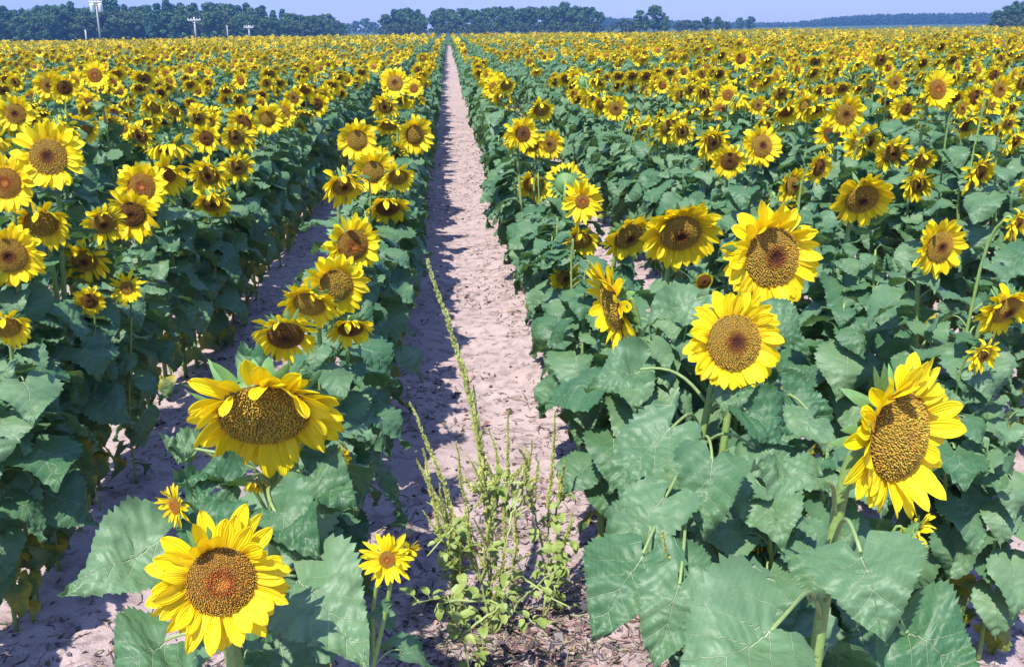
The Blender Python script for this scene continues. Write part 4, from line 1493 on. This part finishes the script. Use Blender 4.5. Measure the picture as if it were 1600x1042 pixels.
def spike_mesh(pts, rad, r, dens=1.0):
    mb = MB()
    pts = [Vector(p) for p in pts]
    k = len(pts)
    mb.tube(pts, [lerp(rad * .5, rad * .25, i / (k - 1)) for i in range(k)], 5, 0, (.22, .27, .07))
    L = sum((b - a).length for a, b in zip(pts, pts[1:]))
    for i in range(int(L / .0012 * dens)):
        t = r.random() * (k - 1)
        j = min(int(t), k - 2)
        p = pts[j].lerp(pts[j + 1], t - j)
        f = t / (k - 1)
        ax = (pts[j + 1] - pts[j]).normalized()
        u = ax.orthogonal().normalized()
        u.rotate(Matrix.Rotation(r.uniform(0, 6.3), 3, ax))
        w = ax.cross(u)
        rr = rad * 1.25 * (1 - .6 * f ** 2) * r.uniform(.7, 1.25)
        s = rr * .42
        tip = p + u * rr + ax * rr * .5
        g = r.uniform(.65, 1.3)
        mb.raw([p + u * rr * .25 - w * s, p + u * rr * .25 + w * s, tip + ax * s * .6, p + u * rr * .8 - ax * s], [(0, 1, 2), (0, 3, 1), (0, 2, 3), (1, 3, 2)], None, (.42 * g, .45 * g, .13 * g))
    return mb.mesh('seed_spike', [M_SPIKE], False)


def bend(a, b, sag, n=9, r=None):
    a, b = Vector(a), Vector(b)
    out = []
    for i in range(n):
        t = i / (n - 1)
        p = a.lerp(b, t) + Vector(sag) * math.sin(math.pi * t)
        if r:
            p += Vector((r.gauss(0, .003), r.gauss(0, .003), 0))
        out.append(p)
    return out


def pigweed(base, stems, label, seed, nleaf=40, srad=.009):
    """stems: (tip, sag, spike_fraction, radius)"""
    r = random.Random(seed)
    base = Vector(base)
    base.z = float(ground_z(base.x, base.y)) - .005
    root = bpy.data.objects.new('pigweed', None)
    C.objects.link(root)
    root.location = base
    tag(root, label, 'weed', 'pigweeds along the path')
    allp = []
    for tip, sag, sf, rad in stems:
        st0 = Vector((0, 0, 0)) if not allp or r.random() < .45 else r.choice(allp[:len(allp) // 2 + 1])
        pts = bend(st0, Vector(tip) - base, Vector(sag) + Vector((r.gauss(0, .018), r.gauss(0, .018), 0)), 15, r)
        k = max(2, int(15 * (1 - sf)))
        mb = MB()
        mb.tube(pts[:k + 1], [lerp(.0045, .002, i / k) * (1.4 if rad > .011 else 1) for i in range(k + 1)], 6, 0, (.25, .30, .10))
        s = obj('stem', mb.mesh('stem', [M_GREEN]), root)
        if sf > 0:
            obj('seed_spike', spike_mesh(pts[k - 1:], rad, r), root)
            # side spikes
            for q in range(r.randint(2, 6)):
                p = pts[max(1, k - 1 - r.randint(0, 4))]
                e = p + Vector((r.uniform(-.06, .06), r.uniform(-.05, .05), r.uniform(.03, .12)))
                obj('seed_spike', spike_mesh(bend(p, e, (0, 0, 0), 5), rad * .7, r), root)
        allp += pts[2:k]
    for i in range(nleaf):
        p = r.choice(allp)
        s = r.uniform(.3, 1.05)
        o = bpy.data.objects.new('leaf', r.choice(WL))
        C.objects.link(o)
        o.parent = root
        o.location = p
        o.rotation_euler = (R(r.uniform(-35, 45)), R(r.uniform(-20, 20)), r.uniform(0, 6.3))
        o.scale = (s, s, s)
    return root


def on_ground(px, py):
    d = ray(px, py)
    return CAM + d * (-CAMH / d.z)


b0 = on_ground(770, 985)
Y0 = b0.y


def tp(px, py, dy=0.0):
    return on_y(px, py, Y0 + dy)


pigweed(b0, [(tp(667, 405, .10), (.035, 0, .0), .62, .011), (tp(793, 640, .05), (.02, 0, 0), .6, .0075), (tp(765, 670, .12), (.01, 0, 0), .45, .007), (tp(712, 690, -.02), (-.02, 0, 0), .5, .007), (tp(812, 700, .0), (.02, 0, 0), .5, .007), (tp(838, 715, .05), (.03, 0, 0), .5, .007),
             (tp(742, 600, .15), (.0, 0, 0), .35, .0065), (tp(722, 745, -.03), (-.02, 0, 0), .5, .0075), (tp(778, 735, .02), (.01, 0, 0), .5, .0075), (tp(752, 700, .06), (0, 0, 0), .5, .007), (tp(735, 760, .0), (-.03, 0, 0), .5, .007), (tp(800, 770, .0), (.03, 0, 0), .4, .007), (tp(668, 870, -.1), (0, 0, .03), 0, .006), (tp(885, 880, -.1), (0, 0, .03), 0, .006), (tp(655, 940, -.2), (0, 0, .03), 0, .006), (tp(890, 950, -.2), (0, 0, .03), 0, .006), (tp(790, 860, -.15), (0, 0, .03), 0, .006), (tp(745, 790, -.1), (0, 0, 0), .3, .006)],
        'tall pigweed with one long arching seed spike in the middle of the path', 1, 96)
b1 = on_ground(712, 972)
pigweed(b1, [(on_y(640, 628, b1.y + .1), (.02, 0, 0), .45, .0075), (on_y(662, 700, b1.y + .05), (0, 0, 0), .5, .0075), (on_y(650, 716, b1.y), (-.02, 0, 0), .5, .0075), (on_y(682, 755, b1.y), (0, 0, 0), .5, .007), (on_y(715, 850, b1.y - .1), (0, 0, 0), 0, .007), (on_y(668, 785, b1.y), (-.01, 0, 0), .5, .007)],
        'bushy pigweed with crowded short spikes left of the tall one', 2, 80)
b2 = on_ground(850, 960)
pigweed(b2, [(on_y(868, 640, b2.y + .1), (.0, 0, 0), .5, .0075), (on_y(832, 690, b2.y + .05), (0, 0, 0), .5, .007), (on_y(880, 720, b2.y), (0, 0, 0), .5, .007), (on_y(896, 800, b2.y), (0, 0, 0), .3, .007), (on_y(880, 850, b2.y - .1), (0, 0, 0), 0, .007)],
        'smaller pigweed with upright spikes right of the tall one', 3, 76)
b3 = on_ground(745, 1085)
pigweed(b3, [(on_y(700, 930, b3.y), (0, 0, .02), 0, .007), (on_y(790, 930, b3.y), (0, 0, .02), 0, .007), (on_y(850, 985, b3.y), (0, 0, .02), 0, .007), (on_y(760, 960, b3.y), (0, 0, .02), .2, .006), (on_y(720, 1000, b3.y), (0, 0, .02), 0, .006)],
        'low leafy pigweed without spikes at the front of the path', 4, 60)
b4 = Vector((.62, 1.85, 0))
pigweed(b4, [(on_y(1030, 830, 1.75), (.03, 0, 0), .35, .0075), (on_y(1012, 990, 1.7), (0, 0, 0), .35, .007), (on_y(1045, 950, 1.75), (0, 0, 0), .3, .006)],
        'slender pigweed spike leaning before the big leaves of right row', 5, 6)

# ------------------------------------------------------------------ haze
hb = MB()
x0, x1, y0_, y1, z0_, z1 = -420, 620, -30, 800, -1.0, 24.0
hb.raw([(x, y, z) for x in (x0, x1) for y in (y0_, y1) for z in (z0_, z1)], [(0, 1, 3, 2), (4, 6, 7, 5), (0, 4, 5, 1), (2, 3, 7, 6), (0, 2, 6, 4), (1, 5, 7, 3)])
hm_ = bpy.data.materials.new('haze')
hm_.use_nodes = True
hn = hm_.node_tree.nodes
hn.clear()
ho = hn.new('ShaderNodeOutputMaterial')
pv = hn.new('ShaderNodeVolumePrincipled')
pv.inputs['Color'].default_value = (0.16, 0.35, 0.66, 1)
pv.inputs['Density'].default_value = 0.00075
pv.inputs['Anisotropy'].default_value = 0.1
hm_.node_tree.links.new(pv.outputs[0], ho.inputs['Volume'])
tag(obj('haze', hb.mesh('haze', [hm_], False)), 'thin blue summer haze over the far field and trees', 'haze', kind='stuff')
